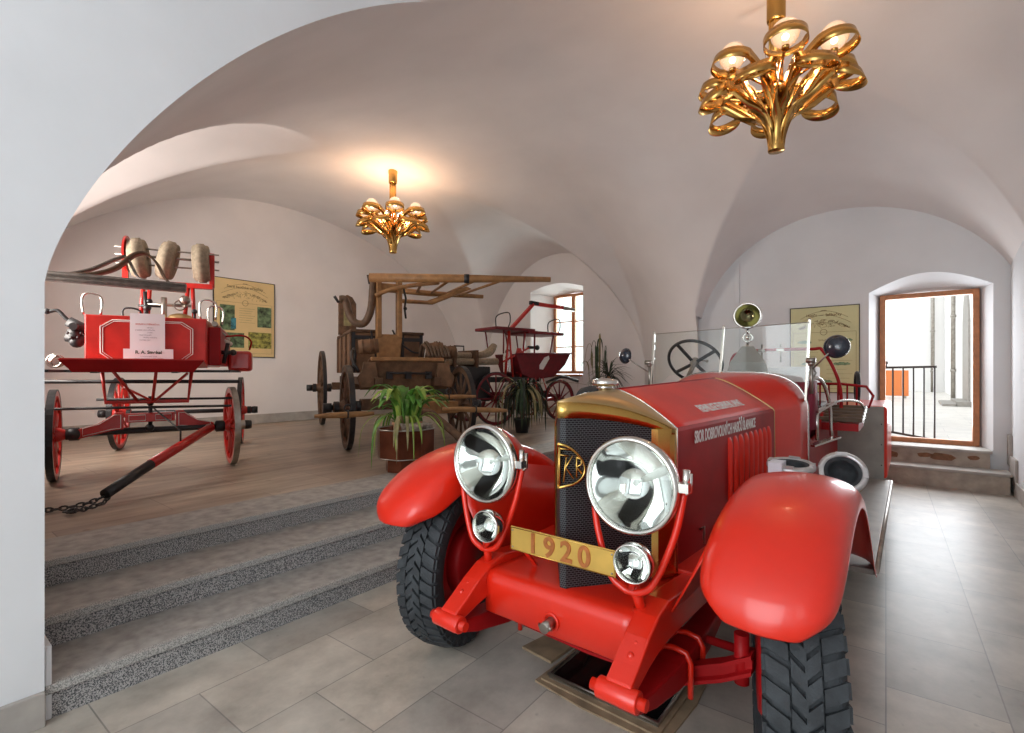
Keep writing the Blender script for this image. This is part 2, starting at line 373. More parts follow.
struct('wall_window', arched_wall(-10.0, -4.38, YW, 5, -7.44, -5.93, 1.36, 3.42, 3.56, .8, -7.22, -6.04, 3.36, 3.42), 'plaster')
mb = MB(); mb.prism([(-4.42+1.66*i/12, 5+hr(-4.4+1.7*i/12)) for i in range(13)]+[(-2.76, 10.9), (-4.42, 10.9)], 'z', 0, 5); struct('wall_pier', mb, 'plaster')
struct('wall_end', arched_wall(-2.77, 1.25, YE, 5, -.44, .80, .45, 2.50, 2.71, .36, -.33, .70, 2.48, 2.50), 'plaster_cool')
# right wall of the passage with a deep window behind the camera
mb = MB()
mb.bb(XR, XR+.3, -.3, YE+.4, 0, 5.05); mb.bb(XR, XR+.3, -3.1, -1.9, 0, 5.05)
mb.bb(XR, XR+.3, -1.9, -.3, 0, 1.15); mb.bb(XR, XR+.3, -1.9, -.3, 3.15, 5.05)
struct('wall_right', mb, 'plaster_cool')
mb = MB(); mb.bb(-3.3, -2.4, -3.2, -3.05, 0, 5.05); mb.bb(.6, 1.25, -3.2, -3.05, 0, 5.05); mb.bb(-2.4, .6, -3.2, -3.05, 3.8, 5.05)
struct('wall_gateway', mb, 'plaster_cool')
# floor
mb = MB(); mb.bb(-2.95, 1.1, -3.1, 8.6, -.1, 0); struct('floor', mb, 'floor')
mb = MB(); mb.bb(-9.95, -3.72, .2, 10.3, PZ-.42, PZ-.004); struct('floor', mb, 'platform')
# stairs up to the hall
st = thing('stone_stairs', 'three long speckled granite steps rising from the slab floor to the raised hall', 'stairs', (-2.71, .4, 0))
for i, (x0, x1, z0, z1) in enumerate([(-.40, 0, 0, .14), (-.84, -.37, 0, .28), (-1.28, -.81, 0, .42)]):
    mb = MB(); mb.bb(x0, x1-.012, 0.003, 7.9, z0, z1-.035); obj('riser', mb, 'granite', st)
    mb = MB(); mb.bb(x0-.0, x1, 0.003, 7.9, z1-.035, z1); mb.cur = 1; mb.bb(x1-.004, x1+.002, 0.003, 7.9, z1-.033, z1-.001); mb.bb(x1-.03, x1+.001, 0.003, 7.9, z1-.002, z1+.0008)
    obj('tread', mb, ['tread', 'nosing'], st, bevel=.004, segs=2)
# white plinth at the pillar foot beside the stairs
mb = MB(); mb.bb(-3.45, -2.715, .402, .425, .0, .30); mb.bb(-3.45, -3.02, .402, .44, .3, .5)
struct('trim_1', mb, 'plaster_cool', bevel=.006)
# baseboards
mb = MB(); mb.bb(-2.7, -2.675, -3.05, .4, 0, .135); struct('baseboard_left', mb, 'base', bevel=.004)
mb = MB(); mb.bb(XL, XL+.025, .4, YW, PZ, PZ+.18); struct('baseboard_back', mb, 'base', bevel=.004)
mb = MB(); mb.bb(XL, -4.42, YW-.025, YW, PZ, PZ+.18); struct('baseboard_window', mb, 'base', bevel=.004)
mb = MB(); mb.bb(XR-.025, XR, -.2, 8.0, 0, .17); mb.bb(XR-.025, XR, 7.9, 8.35, .1, .42); mb.bb(XR-.03, XR, 8.28, 8.45, .3, .66)
mb.add([], [])
struct('baseboard_right', mb, 'base', bevel=.004)
# steps to the courtyard door
st = thing('stone_stairs', 'two worn pale stone steps below the courtyard door, brown stone showing through the upper riser', 'stairs', (.2, 8.2, 0))
mb = MB(); mb.bb(-1.0, .70, -.19, .24, 0, .205); obj('riser', mb, 'oldstone', st)
mb = MB(); mb.bb(-1.0, .72, -.21, .14, .205, .24); obj('tread', mb, 'base', st, bevel=.008)
mb = MB(); mb.bb(-.95, .56, .12, .24, .24, .42); obj('riser', mb, 'oldstone', st)
mb = MB(); mb.bb(-.95, .58, .10, .245, .42, .455); obj('tread', mb, 'base', st, bevel=.008)
mb = MB()
for (cx_, cz, s) in [(-.42, .33, .09), (-.05, .35, .07), (.12, .34, .10), (.42, .36, .05)]:
    pts = [(cx_+s*random.uniform(.7, 1.2)*math.cos(a)*1.3, cz+s*.6*random.uniform(.6, 1.1)*math.sin(a)) for a in [2*PI*i/9 for i in range(9)]]
    mb.prism(pts, 'y', .112, .119)
obj('exposed_stone', mb, 'stonestain', st, label='bare brown stone patches')
struct('trim_2', MB().bb(-.42, .78, 8.448, 8.83, .40, .455), 'base')
struct('trim_3', MB().bb(-2.17, -2.11, 8.42, 8.46, 0, 3.18), 'plaster_cool', bevel=.004)
# ------------------------------------------------------------------ door and window
def ring(mb, x0, x1, z0, z1, y0, y1, wd):
    mb.bb(x0, x0+wd, y0, y1, z0, z1); mb.bb(x1-wd, x1, y0, y1, z0, z1); mb.bb(x0+wd, x1-wd, y0, y1, z0, z0+wd); mb.bb(x0+wd, x1-wd, y0, y1, z1-wd, z1)
    return mb
d = thing('door_1', 'orange-brown wooden door frame open to the bright courtyard', 'door', (.185, 8.77, .455)); del d['category']; del d['label']; d['kind'] = 'structure'
mb = MB(); ring(mb, -.515, .515, 0, 2.03, -.05, .05, .065); obj('door_frame', mb, 'frame', d, bevel=.006)
w1 = bpy.data.objects.new('window_1', None); COL.objects.link(w1); w1.location = (-6.63, 10.86, 1.38); w1['kind'] = 'structure'
mb = MB(); ring(mb, -.59, .59, 0, 2.02, -.05, .05, .07); mb.bb(-.05, .05, -.055, .04, .07, 1.95); obj('window_frame', mb, 'frame', w1, bevel=.006)
mb = MB()
for z in (.68, 1.32): mb.bb(-.52, .52, -.02, .02, z-.014, z+.014)
obj('glazing_bar', mb, 'frame', w1)
mb = MB(); mb.bb(-.52, .52, .0, .006, .07, 1.95); obj('pane', mb, 'glass', w1)
mb = MB(); mb.bb(-.78, .68, -.85, -.03, -.06, -.015); obj('window_sill', mb, 'frame', w1, bevel=.008)
w2 = bpy.data.objects.new('window_2', None); COL.objects.link(w2); w2.location = (1.15, -1.1, 1.15); w2['kind'] = 'structure'
mb = MB(); mb.bb(-.03, .03, -.8, -.72, 0, 2); mb.bb(-.03, .03, .72, .8, 0, 2); mb.bb(-.03, .03, -.72, .72, 0, .08); mb.bb(-.03, .03, -.72, .72, 1.92, 2); mb.bb(-.03, .03, -.04, .04, .08, 1.92)
for z in (.7, 1.3): mb.bb(-.015, .015, -.72, .72, z-.015, z+.015)
obj('window_frame', mb, 'frame', w2)
# ------------------------------------------------------------------ courtyard
mb = MB(); mb.bb(-14, 6, 8.85, 34, .3, .447); struct('floor', mb, 'court')
f = thing('courtyard_facade', 'sunlit white courtyard wall with a tall round-arched recess, seen through the door', 'building', (1.35, 22, .45))
mb = MB(); mb.bb(0, .4, -10.6, 10.95, 0, 9); obj('wall', mb, 'facade', f)
pts = [(-1.0, 0), (1.0, 0)]+[(math.cos(PI*i/14)*1.0, 2.2+math.sin(PI*i/14)*1.2) for i in range(15)]
mb = MB(); mb.prism([(p[0]-1.8, p[1]) for p in pts], 'x', -.05, .02); obj('arch_recess', mb, 'greypaint', f, label='pale grey arched doorway panel')
mb = MB(); mb.bb(-.32, 0, -3.1, -.6, 0, .14); mb.bb(-.62, -.3, -3.1, -.6, 0, .07); obj('door_step', mb, 'greypaint', f)
g = tag(obj('courtyard_back_wall', MB().bb(-14, 3, 33.0, 33.4, .45, 10), 'facade'), 'far white wall closing the courtyard behind the orange board', 'building')
for (x, y, r, l) in [(1.25, 24.5, .07, 'dark downpipe on the courtyard wall, nearer the arched recess'), (.90, 32.7, .08, 'thin grey downpipe in the far corner of the courtyard')]:
    mb = MB(); mb.tube([(0, 0, 0), (0, 0, 8)], r, 10)
    for z in (1, 3, 5): mb.tube([(0, 0, z), (0, 0, z+.08)], r*1.25, 10)
    tag(obj('downpipe', mb, 'steel', loc=(x, y, .45)), l, 'pipe')
o = thing('orange_barrier', 'orange board barrier standing in the courtyard behind the black railing', 'barrier', (-.65, 24, .45))
obj('board', MB().bb(-.62, .62, -.03, .03, .08, 1.05), 'orange', o, bevel=.01)
for x in (-.5, .5): obj('foot', MB().bb(x-.05, x+.05, -.2, .2, 0, .08), 'greypaint', o)
# black railing gate standing open outside the door
g = thing('railing_gate', 'dark painted iron railing gate with vertical bars in the courtyard doorway', 'gate', (-.32, 8.87, .455), math.radians(12))
mb = MB(); mb.bar((0, 0, 1.02), (.62, 0, 1.03), .035, .03); obj('top_rail', mb, 'railiron', g)
mb = MB(); mb.bar((0, 0, .13), (.62, 0, .02), .03, .03); obj('bottom_rail', mb, 'railiron', g)
for i in range(6):
    x = .02+i*.116; mb = MB(); mb.bb(x-.009, x+.009, -.009, .009, .13-.11*x/.62, 1.02); obj('bar', mb, 'railiron', g)
mb = MB(); mb.tube([(0, 0, 0), (0, 0, 1.03)], .02, 10); mb.sphere((0.06, 0, 1.09), .025); mb.tube([(.06, 0, 1.03), (.06, 0, 1.08)], .01, 8); obj('post', mb, 'railiron', g)
# ================================================================== FIRE TRUCK
T = thing('fire_truck', 'bright red open vintage fire truck with brass radiator and two big round headlamps', 'fire truck', (-1.1, 1.9, 0))
def car(name, mb, m, parent=None, **k): return obj(name, mb, m, parent or T, **k)
# wheels
def wheel(x, y, side, R=.425, detail=True):
    e = bpy.data.objects.new('wheel', None); COL.objects.link(e); e.parent = T; e.location = (x, y, R); e.rotation_euler = (0, 0, math.radians(15) if detail else 0); e.empty_display_size = .1
    ax = (side, 0, 0); W = .085
    mb = MB(); pr = [(r_, h_*1.2) for r_, h_ in [(.275, -.055), (.30, -.075), (.34, -.086), (.375, -.084), (.398, -.072), (.404, -.06), (.406, 0), (.404, .06), (.398, .072), (.375, .084), (.34, .086), (.30, .075), (.275, .055), (.275, -.055)]]
    mb.lathe(pr, (0, 0, 0), ax, 72); u, q = mb.frame(Vector(ax))
    if detail:
        axv = Vector(ax); n = 44
        mb.cur = 0
        def blk(a0, a1, h0, h1, skew, r0=.396, r1=.424, r1b=None):
            vs = []
            for r in (r0, r1):
                for (a, h) in ((a0, h0), (a1, h0), (a1+skew, h1), (a0+skew, h1)):
                    rr = r if (r == r0 or abs(h) < .06) else (r1b or r-.014)
                    vs.append(axv*h*1.2+(u*math.cos(a)+q*math.sin(a))*rr)
            mb.add(vs, [(0, 1, 2, 3), (4, 5, 6, 7), (0, 1, 5, 4), (1, 2, 6, 5), (2, 3, 7, 6), (3, 0, 4, 7)])
        da = 2*PI/n
        for i in range(n):
            a = da*i
            blk(a, a+da*.70, .034, .080, -da*.45); blk(a+da*.5, a+da*1.2, -.034, -.080, -da*.45)
            blk(a+da*.1, a+da*.84, -.002, .030, -da*.6); blk(a+da*.6, a+da*1.34, .002, -.030, -da*.6)
        for s_ in (-1, 1):
            for i in range(n):   # side lugs
                a = da*(i+(.0 if s_ > 0 else .5)); blk(a-da*.45, a+da*.25, s_*.076, s_*.0875, 0, .36, .405, .396)
    obj('tyre', mb, 'rubber', e)
    mb = MB(); mb.lathe([(.30, -.066), (.30, -.078), (.283, -.080), (.268, -.066), (.262, .0), (.268, .066), (.283, .080), (.30, .078), (.30, .066)], (0, 0, 0), ax, 56); obj('rim', mb, 'darkred', e)
    mb = MB(); mb.lathe([(.0001, -.045), (.13, -.045), (.15, -.03), (.262, -.03), (.262, -.012), (.14, -.012), (.12, .06), (.05, .07), (.0001, .07)], (0, 0, 0), ax, 40)
    for i in range(8):
        a = 2*PI*i/8; mb.tube([(Vector(ax)*.06+(u*math.cos(a)+q*math.sin(a))*.09), (Vector(ax)*.085+(u*math.cos(a)+q*math.sin(a))*.09)], .012, 6)
    obj('wheel_disc', mb, 'darkred', e)
    mb = MB(); mb.lathe([(.0001, -.10), (.16, -.10), (.175, -.09), (.175, -.03), (.0001, -.03)], (0, 0, 0), ax, 40); obj('brake_drum', mb, 'darkred', e)
    mb = MB(); mb.lathe([(.0001, .0), (.055, 0), (.05, .06), (.03, .08), (.0001, .08)], Vector(ax)*.07, ax, 20); obj('hub_cap', mb, 'steel', e)
    return e
wheel(-.775, 0, -1); wheel(.785, 0, 1); wheel(-.76, 4.75, -1, detail=False); wheel(.76, 4.75, 1, detail=False)
# front fenders
prof = [(-.445, .70), (-.442, .74), (-.428, .782), (-.395, .828), (-.33, .880), (-.25, .925), (-.15, .964), (-.02, .995), (.12, 1.012), (.26, 1.012), (.42, .985), (.58, .925), (.75, .83), (.92, .715), (1.08, .60), (1.22, .50), (1.34, .425), (1.46, .385)]
def fender(sd):
    mb = MB(); secs = []
    for i, (y, z) in enumerate(prof):
        a = prof[max(0, i-1)]; b = prof[min(len(prof)-1, i+1)]; t = Vector((0, b[0]-a[0], b[1]-a[1])).normalized(); nrm = Vector((0, -t.z, t.y))
        wf = [.50, .74, .87, .94, .98, 1][min(i, 5)]
        sec = []
        drop = [.0, .3, .6, .8, 1, 1][min(i, 5)]
        for (x, h) in [(-.205, -.13), (-.20, -.08), (-.188, -.04), (-.165, -.014), (-.12, 0), (-.06, .009), (0, .012), (.06, .009), (.11, .0), (.148, -.018), (.168, -.04), (.176, -.07), (.178, -.095)]:
            hh = h*(.35+.65*drop) if h < 0 else h
            p = Vector((sd*(.785+x*wf), y, z))+nrm*hh
            sec.append(p)
        secs.append(sec)
    mb.loft(secs); return car('front_fender', mb, 'red', solid=.006, subd=1)
fl = fender(1); fender(-1)
for sd in (1, -1):     # rolled edge bead at the back of each fender and inner apron down to the frame rail
    mb = MB(); A = [(sd*.43, -.135, .54), (sd*.435, -.09, .545), (sd*.44, 0, .548), (sd*.44, .25, .548), (sd*.44, .6, .548), (sd*.44, 1.0, .50)]
    B = [(sd*.578, -.17, .82), (sd*.578, -.13, .86), (sd*.578, -.03, .90), (sd*.578, .15, .93), (sd*.578, .6, .84), (sd*.578, 1.05, .56)]
    mid = [((Vector(a)+Vector(b))/2+Vector((-sd*.01, 0, -.02))) for a, b in zip(A, B)]
    mb.loft([A, mid, B]); car('inner_wing', mb, 'red', solid=.006)
# red valance closing the gap between frame and bonnet
for sd in (1, -1):
    car('bonnet_valance', MB().bb(sd*.29, sd*.46, .22, 2.3, .535, .56), 'red', bevel=.004)
# running boards
for sd in (1, -1):
    mb = MB(); mb.bb(sd*.46, sd*.955, 1.34, 4.16, .335, .365); car('running_board', mb, 'greypaint', bevel=.006)
    mb = MB(); mb.tube([(sd*.962, 1.36, .352), (sd*.962, 4.16, .352)], .014, 8); car('board_edge', mb, 'steel')
# frame rails, horns
for sd in (1, -1):
    cl = [(-.46, .40, .045), (-.40, .425, .07), (-.32, .465, .10), (-.24, .495, .125), (-.14, .51, .14), (.0, .50, .13), (.3, .48, .12), (5.2, .48, .12)]
    secs = [[(sd*(.335+xx), y, z+zz*h/2) for (xx, zz) in ((0, -1), (.09, -1), (.09, 1), (0, 1))] for (y, z, h) in cl]
    mb = MB(); mb.loft(secs, False, True, True); fr = car('frame_rail', mb, 'red', bevel=.008)
    mb = MB(); mb.tube([(sd*.31, -.455, .385), (sd*.45, -.455, .385)], .034, 20); obj('shackle_eye', mb, 'red', fr, bevel=.004)
    mb = MB(); mb.tube([(sd*.285, -.455, .385), (sd*.475, -.455, .385)], .019, 12); obj('shackle_pin', mb, 'red', fr)
    mb = MB()
    for dz in (0, .038): mb.sphere((sd*.385, -.375+dz*1.1, .472+dz*.55), .013, 10)
    obj('rivet', mb, 'red', fr)
    # leaf spring in its gaiter
    mb = MB(); cs = [(-.44, .345, .018, .035), (-.30, .315, .034, .042), (-.1, .29, .046, .048), (.05, .285, .052, .052), (.25, .29, .046, .048), (.45, .315, .03, .042), (.6, .335, .018, .036)]
    mb.loft([[(sd*.40+a*wx, y, z+b*hz) for (a, b) in ((-1, -1), (1, -1), (1, 1), (-1, 1))] for (y, z, hz, wx) in cs], False, True, True); car('leaf_spring', mb, 'darkred', bevel=.008)
    for y in (-.03, .11):
        mb = MB(); mb.tube([(sd*.40-.062, y, .19), (sd*.40-.062, y, .32), (sd*.40-.045, y, .35), (sd*.40, y, .358), (sd*.40+.045, y, .35), (sd*.40+.062, y, .32), (sd*.40+.062, y, .19)], .011, 10); car('u_bolt', mb, 'red')
# front axle, tie rod, crossmember
mb = MB(); ax_ = [(-.66, .36), (-.56, .30), (-.4, .225), (0, .21), (.4, .225), (.56, .30), (.66, .36)]
mb.loft([[(x, .04+a*.028, z+b*.036) for (a, b) in ((-1, -1), (1, -1), (1, -.6), (.35, -.4), (.35, .4), (1, .6), (1, 1), (-1, 1), (-1, .6), (-.35, .4), (-.35, -.4), (-1, -.6))] for (x, z) in ax_], False, True, True); car('front_axle', mb, 'darkred')
mb = MB(); mb.tube([(-.64, .20, .31), (.64, .20, .31)], .017, 10); mb.tube([(.1, .2, .31), (.2, .2, .31)], .026, 10); car('tie_rod', mb, 'darkred')
for sd in (1, -1):
    mb = MB(); mb.tube([(sd*.62, .05, .27), (sd*.62, .05, .45)], .026, 14); mb.bar((sd*.63, .04, .32), (sd*.62, .22, .31), .04, .03); car('steering_knuckle', mb, 'darkred')
for y0 in (.55, 2.0, 4.6): car('cross_member', MB().bb(-.335, .335, y0, y0+.1, .42, .54), 'darkred')
mb = MB(); mb.loft([[(x, y, z) for (x, z) in ((-.2, .36), (.2, .36), (.24, .5), (.2, .9), (-.2, .9), (-.24, .5))] for y in (.3, 1.5)], False, True, True); car('engine_block', mb, 'black', bevel=.02)
# red front apron between the horns
mb = MB(); secs = []
for x in (-.345, -.30, -.15, 0, .15, .30, .345):
    secs.append([(x, -.235, .352), (x, -.262, .37), (x, -.268, .50), (x, -.262, .522), (x, -.245, .537), (x, -.20, .543), (x, .0, .535), (x, .25, .53)])
mb.loft(secs); ap = car('front_apron', mb, 'red', solid=.008)
mb = MB(); mb.torus((0, -.272, .425), (0, 1, 0), .032, .006, 24, 8); obj('crank_ring', mb, 'red', ap)
mb = MB(); mb.tube([(0, -.26, .425), (0, -.325, .418)], .021, 14); mb.tube([(-.03, -.31, .42), (.03, -.31, .42)], .008, 8); car('starter_dog', mb, 'steel')
# radiator: vee core in a brass shell
RX = .02
SH = [(-.30, .20), (-.275, .145), (0, -.21), (.275, .145), (.30, .20)]
mb = MB(); mb.loft([[(x+RX, -.235+abs(x)/.262*.375, z0 if z0 < 1 else 1.235-.07*(abs(x)/.25)**2) for x in [-.275+.525*i/20 for i in range(21)]] for z0 in (.53, 1.2)], False); car('radiator_core', mb, 'core', solid=.004)
mb = MB(); mb.bb(-.27, .27, .17, .21, .545, 1.15); car('radiator_back', mb, 'black')
# band: upper header following the vee with an arched lower edge
def hdr_z(x): # top edge height at front
    return 1.285-.125*(abs(x)/.30)**2.2
k = 24; top = []; bot = []; 
for i in range(k+1):
    x = -.30+.60*i/k; yy = -.250+abs(x)/.30*.435
    top.append((x+RX, yy, hdr_z(x))); bot.append((x+RX, yy, (1.222-.07*(abs(x)/.275)**2) if abs(x) < .27 else 1.14))
mb = MB(); mb.loft([bot, top])
back = [(p[0], .215, 1.322-.165*(abs(p[0]-RX)/.30)**1.5) for p in top]
mid = [((Vector(a)*.5+Vector(b)*.5)+Vector((0, 0, .008*(1-(abs(a[0])/.3)**2)))) for a, b in zip(top, back)]
mb.cur = 1; mb.loft([top, mid, back]); car('radiator_shell', mb, ['brass', 'brassdull'], solid=.008)
for sd in (1, -1):
    mb = MB(); mb.loft([[(RX+sd*(.232 if sd > 0 else .275), .10 if sd > 0 else .15, z), (RX+sd*(.258 if sd > 0 else .28), .112 if sd > 0 else .155, z), (RX+sd*.288, .16, z), (RX+sd*.297, .188, z), (RX+sd*.297, .222, z)] for z in (.54, 1.165)], False); car('radiator_side', mb, 'brass', solid=.006)
mb = MB(); mb.tube([(-.285, .217, .55), (-.285, .217, 1.158)]+[tuple(Vector(b)+Vector((0, .002, .004))) for b in back]+[(.320, .217, 1.158), (.320, .217, .55)], .0045, 6); car('shell_bead', mb, 'chrome')
mb = MB(); mb.lathe([(.03, 0), (.03, .02), (.038, .024), (.038, .03), (.033, .034), (.058, .038), (.062, .043), (.062, .058), (.055, .064), (.02, .070), (.0001, .072)], (0, .17, 1.305), (0, 0, 1), 32); car('radiator_cap', mb, 'chrome')
# emblem wrapped over the vee: pointed oval ring with upright letters
em = bpy.data.objects.new('emblem', None); COL.objects.link(em); em.parent = T; em.location = (0, 0, 0)
def vee(x, z, o=.012): return Vector((x+RX, -.235+abs(x)/.262*.375-o, z))
zc_, hh = 1.035, .086
def ovx(t): # t 0..1 from bottom to top, half width
    return .064*max(0, math.sin(PI*min(1, t**.72)))**.6
for sd in (1, -1):
    pts = [vee(sd*(ovx(i/20)), zc_-hh+2*hh*i/20) for i in range(21)]
    mb = MB(); mb.tube(pts, .0055, 8); obj('emblem_rim', mb, 'brass', em)
def stroke(P, r=.0038):
    mb = MB(); mb.tube([vee(x, z, .013) for x, z in P], r, 6); return mb
obj('letter_f', stroke([(0.0017, 0.9612), (0.0017, 1.1088)], .005), 'brass', em); obj('letter_f_bar', stroke([(0.0017, 1.1031), (0.0302, 1.0949)]), 'brass', em); obj('letter_f_bar', stroke([(0.0017, 1.0785), (0.0235, 1.0719)]), 'brass', em)
obj('letter_k', stroke([(0.0118, 0.9694), (0.0185, 1.0678)]), 'brass', em); obj('letter_k_arm', stroke([(0.0336, 1.0719), (0.0168, 1.0268), (0.0361, 0.9817)]), 'brass', em)
obj('letter_r', stroke([(0.0437, 0.9858), (0.0437, 1.0678)]), 'brass', em); obj('letter_r_bow', stroke([(0.0437, 1.0637), (0.0554, 1.0555), (0.0554, 1.0350), (0.0437, 1.0268), (0.0571, 0.9981)]), 'brass', em)
obj('letter_v', stroke([(-0.0378, 1.0719), (-0.0235, 0.9981), (-0.0034, 0.9571)]), 'brass', em); 
mb = MB(); pp = [vee(-ovx(i/20)*.9, zc_-hh+2*hh*i/20, .007) for i in range(21)]; mb.loft([pp, [vee(0, p.z, .007) for p in pp]], False); obj('emblem_enamel', mb, 'copper', em)
# number plate
pl = bpy.data.objects.new('number_plate', None); COL.objects.link(pl); pl.parent = T
mb = MB(); mb.bb(-.19, .285, -.288, -.280, .672, .770); obj('plate', mb, 'platebrass', pl, bevel=.003)
mb = MB(); mb.tube([(-.186, -.2895, .676), (.281, -.2895, .676), (.281, -.2895, .766), (-.186, -.2895, .766)], .002, 6, True); obj('plate_border', mb, 'brass', pl)
for i, ch in enumerate('1920'):
    text('digit', ch, .108, 'copper', pl, basis((-.075+i*.078, -.2895, .685), (1, 0, 0), (0, 0, 1)), .003, bold=.0025)
for (x, z) in ((-.178, .755), (-.178, .687), (.272, .755), (.272, .687)):
    mb = MB(); mb.sphere((x, -.2895, z), .004, 8); obj('rivet', mb, 'steel', pl)
mb = MB(); mb.bar((-.17, -.282, .72), (-.20, -.10, .55), .02, .008); obj('plate_stay', mb, 'red', pl); mb = MB(); mb.bar((.26, -.282, .72), (.26, -.10, .55), .02, .008); obj('plate_stay', mb, 'red', pl)
# headlamps
def headlamp(x, y, z, r, yaw, big):
    e = bpy.data.objects.new('headlamp' if big else 'side_lamp', None); COL.objects.link(e); e.parent = T; e.location = (x, y, z); e.rotation_euler = (0, 0, yaw)
    ax = (0, -1, 0); mb = MB()
    mb.lathe([(r*1.0, -.0), (r*1.02, -.03*r/.165), (r*.95, -.40*r), (r*.78, -.78*r), (r*.5, -1.08*r), (r*.2, -1.22*r), (.0001, -1.25*r)], (0, 0, 0), ax, 40); obj('lamp_shell', mb, 'red' if big else 'chrome', e)
    mb = MB(); mb.lathe([(r*1.0, -.02), (r*1.055, -.012), (r*1.07, .006), (r*1.05, .020), (r*.985, .026), (r*.955, .018), (r*.95, 0)], (0, 0, 0), ax, 48); obj('lamp_rim', mb, 'chrome', e)
    mb = MB(); mb.lathe([(r*.955, .0)]+[(r*.955*t, -.62*r*(1-t*t)) for t in (.9, .8, .65, .5, .35, .2, .1)]+[(.0001, -.62*r)], (0, 0, 0), ax, 48); obj('reflector', mb, 'mirror', e)
    mb = MB(); mb.lathe([(r*.955, .012), (r*.7, .018+.02*r), (r*.4, .018+.05*r), (.0001, .018+.06*r)], (0, 0, 0), ax, 40); obj('lens', mb, 'glass', e)
    mb = MB(); mb.sphere((0, r*.26, 0), r*.075, 14); mb.tube([(0, r*.6, 0), (0, r*.3, 0)], r*.045, 10); obj('lamp_bulb', mb, 'bulbdead', e)
    if big:
        mb = MB(); mb.tube([(r*.72, r*.22, -.06), (r*1.22, .03, -.0), (r*1.22, .03, .06)], .008, 8); mb.bb(r*1.03, r*1.25, -.012, .03, .0, .03); mb.tube([(r*1.17, .01, .01), (r*1.17, .01, .075)], .012, 10); obj('hinge_clamp', mb, 'chrome', e)
    return e
M['dark_reflection'] = mat('reflector_with_dark_reflection', (.20, .19, .10), .12, 1)  # search lamp's dark greenish reflection put into the metal colour
M['steelbright'] = mat('brushed_nickel', (.50, .46, .40), .35, 1)
M['mirror'] = mat('silvered_reflector', (.88, .88, .86), .05, 1)
M['bulbdead'] = mat('clear_bulb', (.75, .74, .70), .15)
for sd in (1, -1):
    hx = .322 if sd > 0 else -.372; sx = .365 if sd > 0 else -.295; pxx = .350 if sd > 0 else -.385
    headlamp(hx, -.24, 1.0, .164, .03, True); headlamp(sx, -.31, .755, .064, .06, False)
    # fork: post on the apron, yoke up both sides of the lamp
    mb = MB(); mb.tube([(pxx, -.20, .53), (hx, -.23, .66)], .019, 12); mb.lathe([(.036, 0), (.036, .012), (.02, .02)], (pxx, -.20, .535), (0, 0, 1), 20)
    mb.tube(bez([(hx-.172, -.20, 1.0), (hx-.15, -.22, .84), (hx-.085, -.24, .67), (hx-.03, -.24, .625), (hx, -.24, .62), (hx+.03, -.24, .625), (hx+.085, -.24, .67), (hx+.15, -.22, .84), (hx+.178, -.20, 1.0)], 6), .0125, 10)
    mb.tube([(hx, -.24, .63), (sx, -.29, .70)], .012, 8)
    car('lamp_bracket', mb, 'red')
# bonnet
def hood_sec(y):
    t = (y-.225)/1.6; hw = .302+(.385-.302)*t; sh = 1.158+.0*t; cr = 1.318+.042*t; bt = .56
    P = [(hw, bt), (hw+.004, .8), (hw, sh-.015), (hw-.010, sh)]
    n = 12
    for i in range(1, n+1):
        a = i/n; x = (hw-.01)*(1-a); z = sh+(cr-sh)*(1-(1-a)**1.35)
        P.append((x, z))
    full = P+[(-x, z) for (x, z) in reversed(P[:-1])]
    return [(x, y, z) for (x, z) in full]
ys = [.225+1.6*i/10 for i in range(11)]
SS = [hood_sec(y) for y in ys]; ns = len(SS[0])
mb = MB(); mb.loft([s[3:ns-3] for s in SS]); hd = car('bonnet_top', mb, 'hoodred', solid=.004)
mb = MB(); mb.tube([s[(ns-1)//2] for s in [[tuple(Vector(p)+Vector((0, 0, .003))) for p in q] for q in SS]], .005, 6); obj('hinge', mb, 'darkred', hd)
for sd in (1, -1):
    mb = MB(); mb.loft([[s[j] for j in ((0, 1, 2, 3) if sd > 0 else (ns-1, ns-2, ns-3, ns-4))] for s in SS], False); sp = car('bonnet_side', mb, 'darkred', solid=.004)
    for i in range(9):
        y = .93+i*.094; t = (y-.225)/1.6; x = .306+.083*t
        mb = MB(); cs = []
        for j, (z, q) in enumerate([(.70, .001), (.715, .010), (.74, .017), (.85, .019), (.98, .019), (1.015, .017), (1.038, .010), (1.055, .001)]):
            cs.append([(sd*(x-.003), y-.028, z), (sd*(x+q*.35), y-.022, z), (sd*(x+q), y, z), (sd*(x+q*.8), y+.014, z), (sd*(x-.003), y+.022, z)])
        mb.loft(cs); obj('louver', mb, 'red', sp)
    for (y, z) in ((.5, .66), (1.4, .66)):
        mb = MB(); t = (y-.225)/1.6; x = sd*(.31+.083*t); mb.tube([(x, y, z), (x+sd*.02, y, z+.02), (x+sd*.02, y, z-.06)], .006, 8); obj('catch', mb, 'steel', sp)
mb = MB(); mb.tube([tuple(Vector(p)*1.0+Vector((0, .004, .003))) for p in SS[-1]], .006, 6); car('bonnet_seam', mb, 'brassdull')
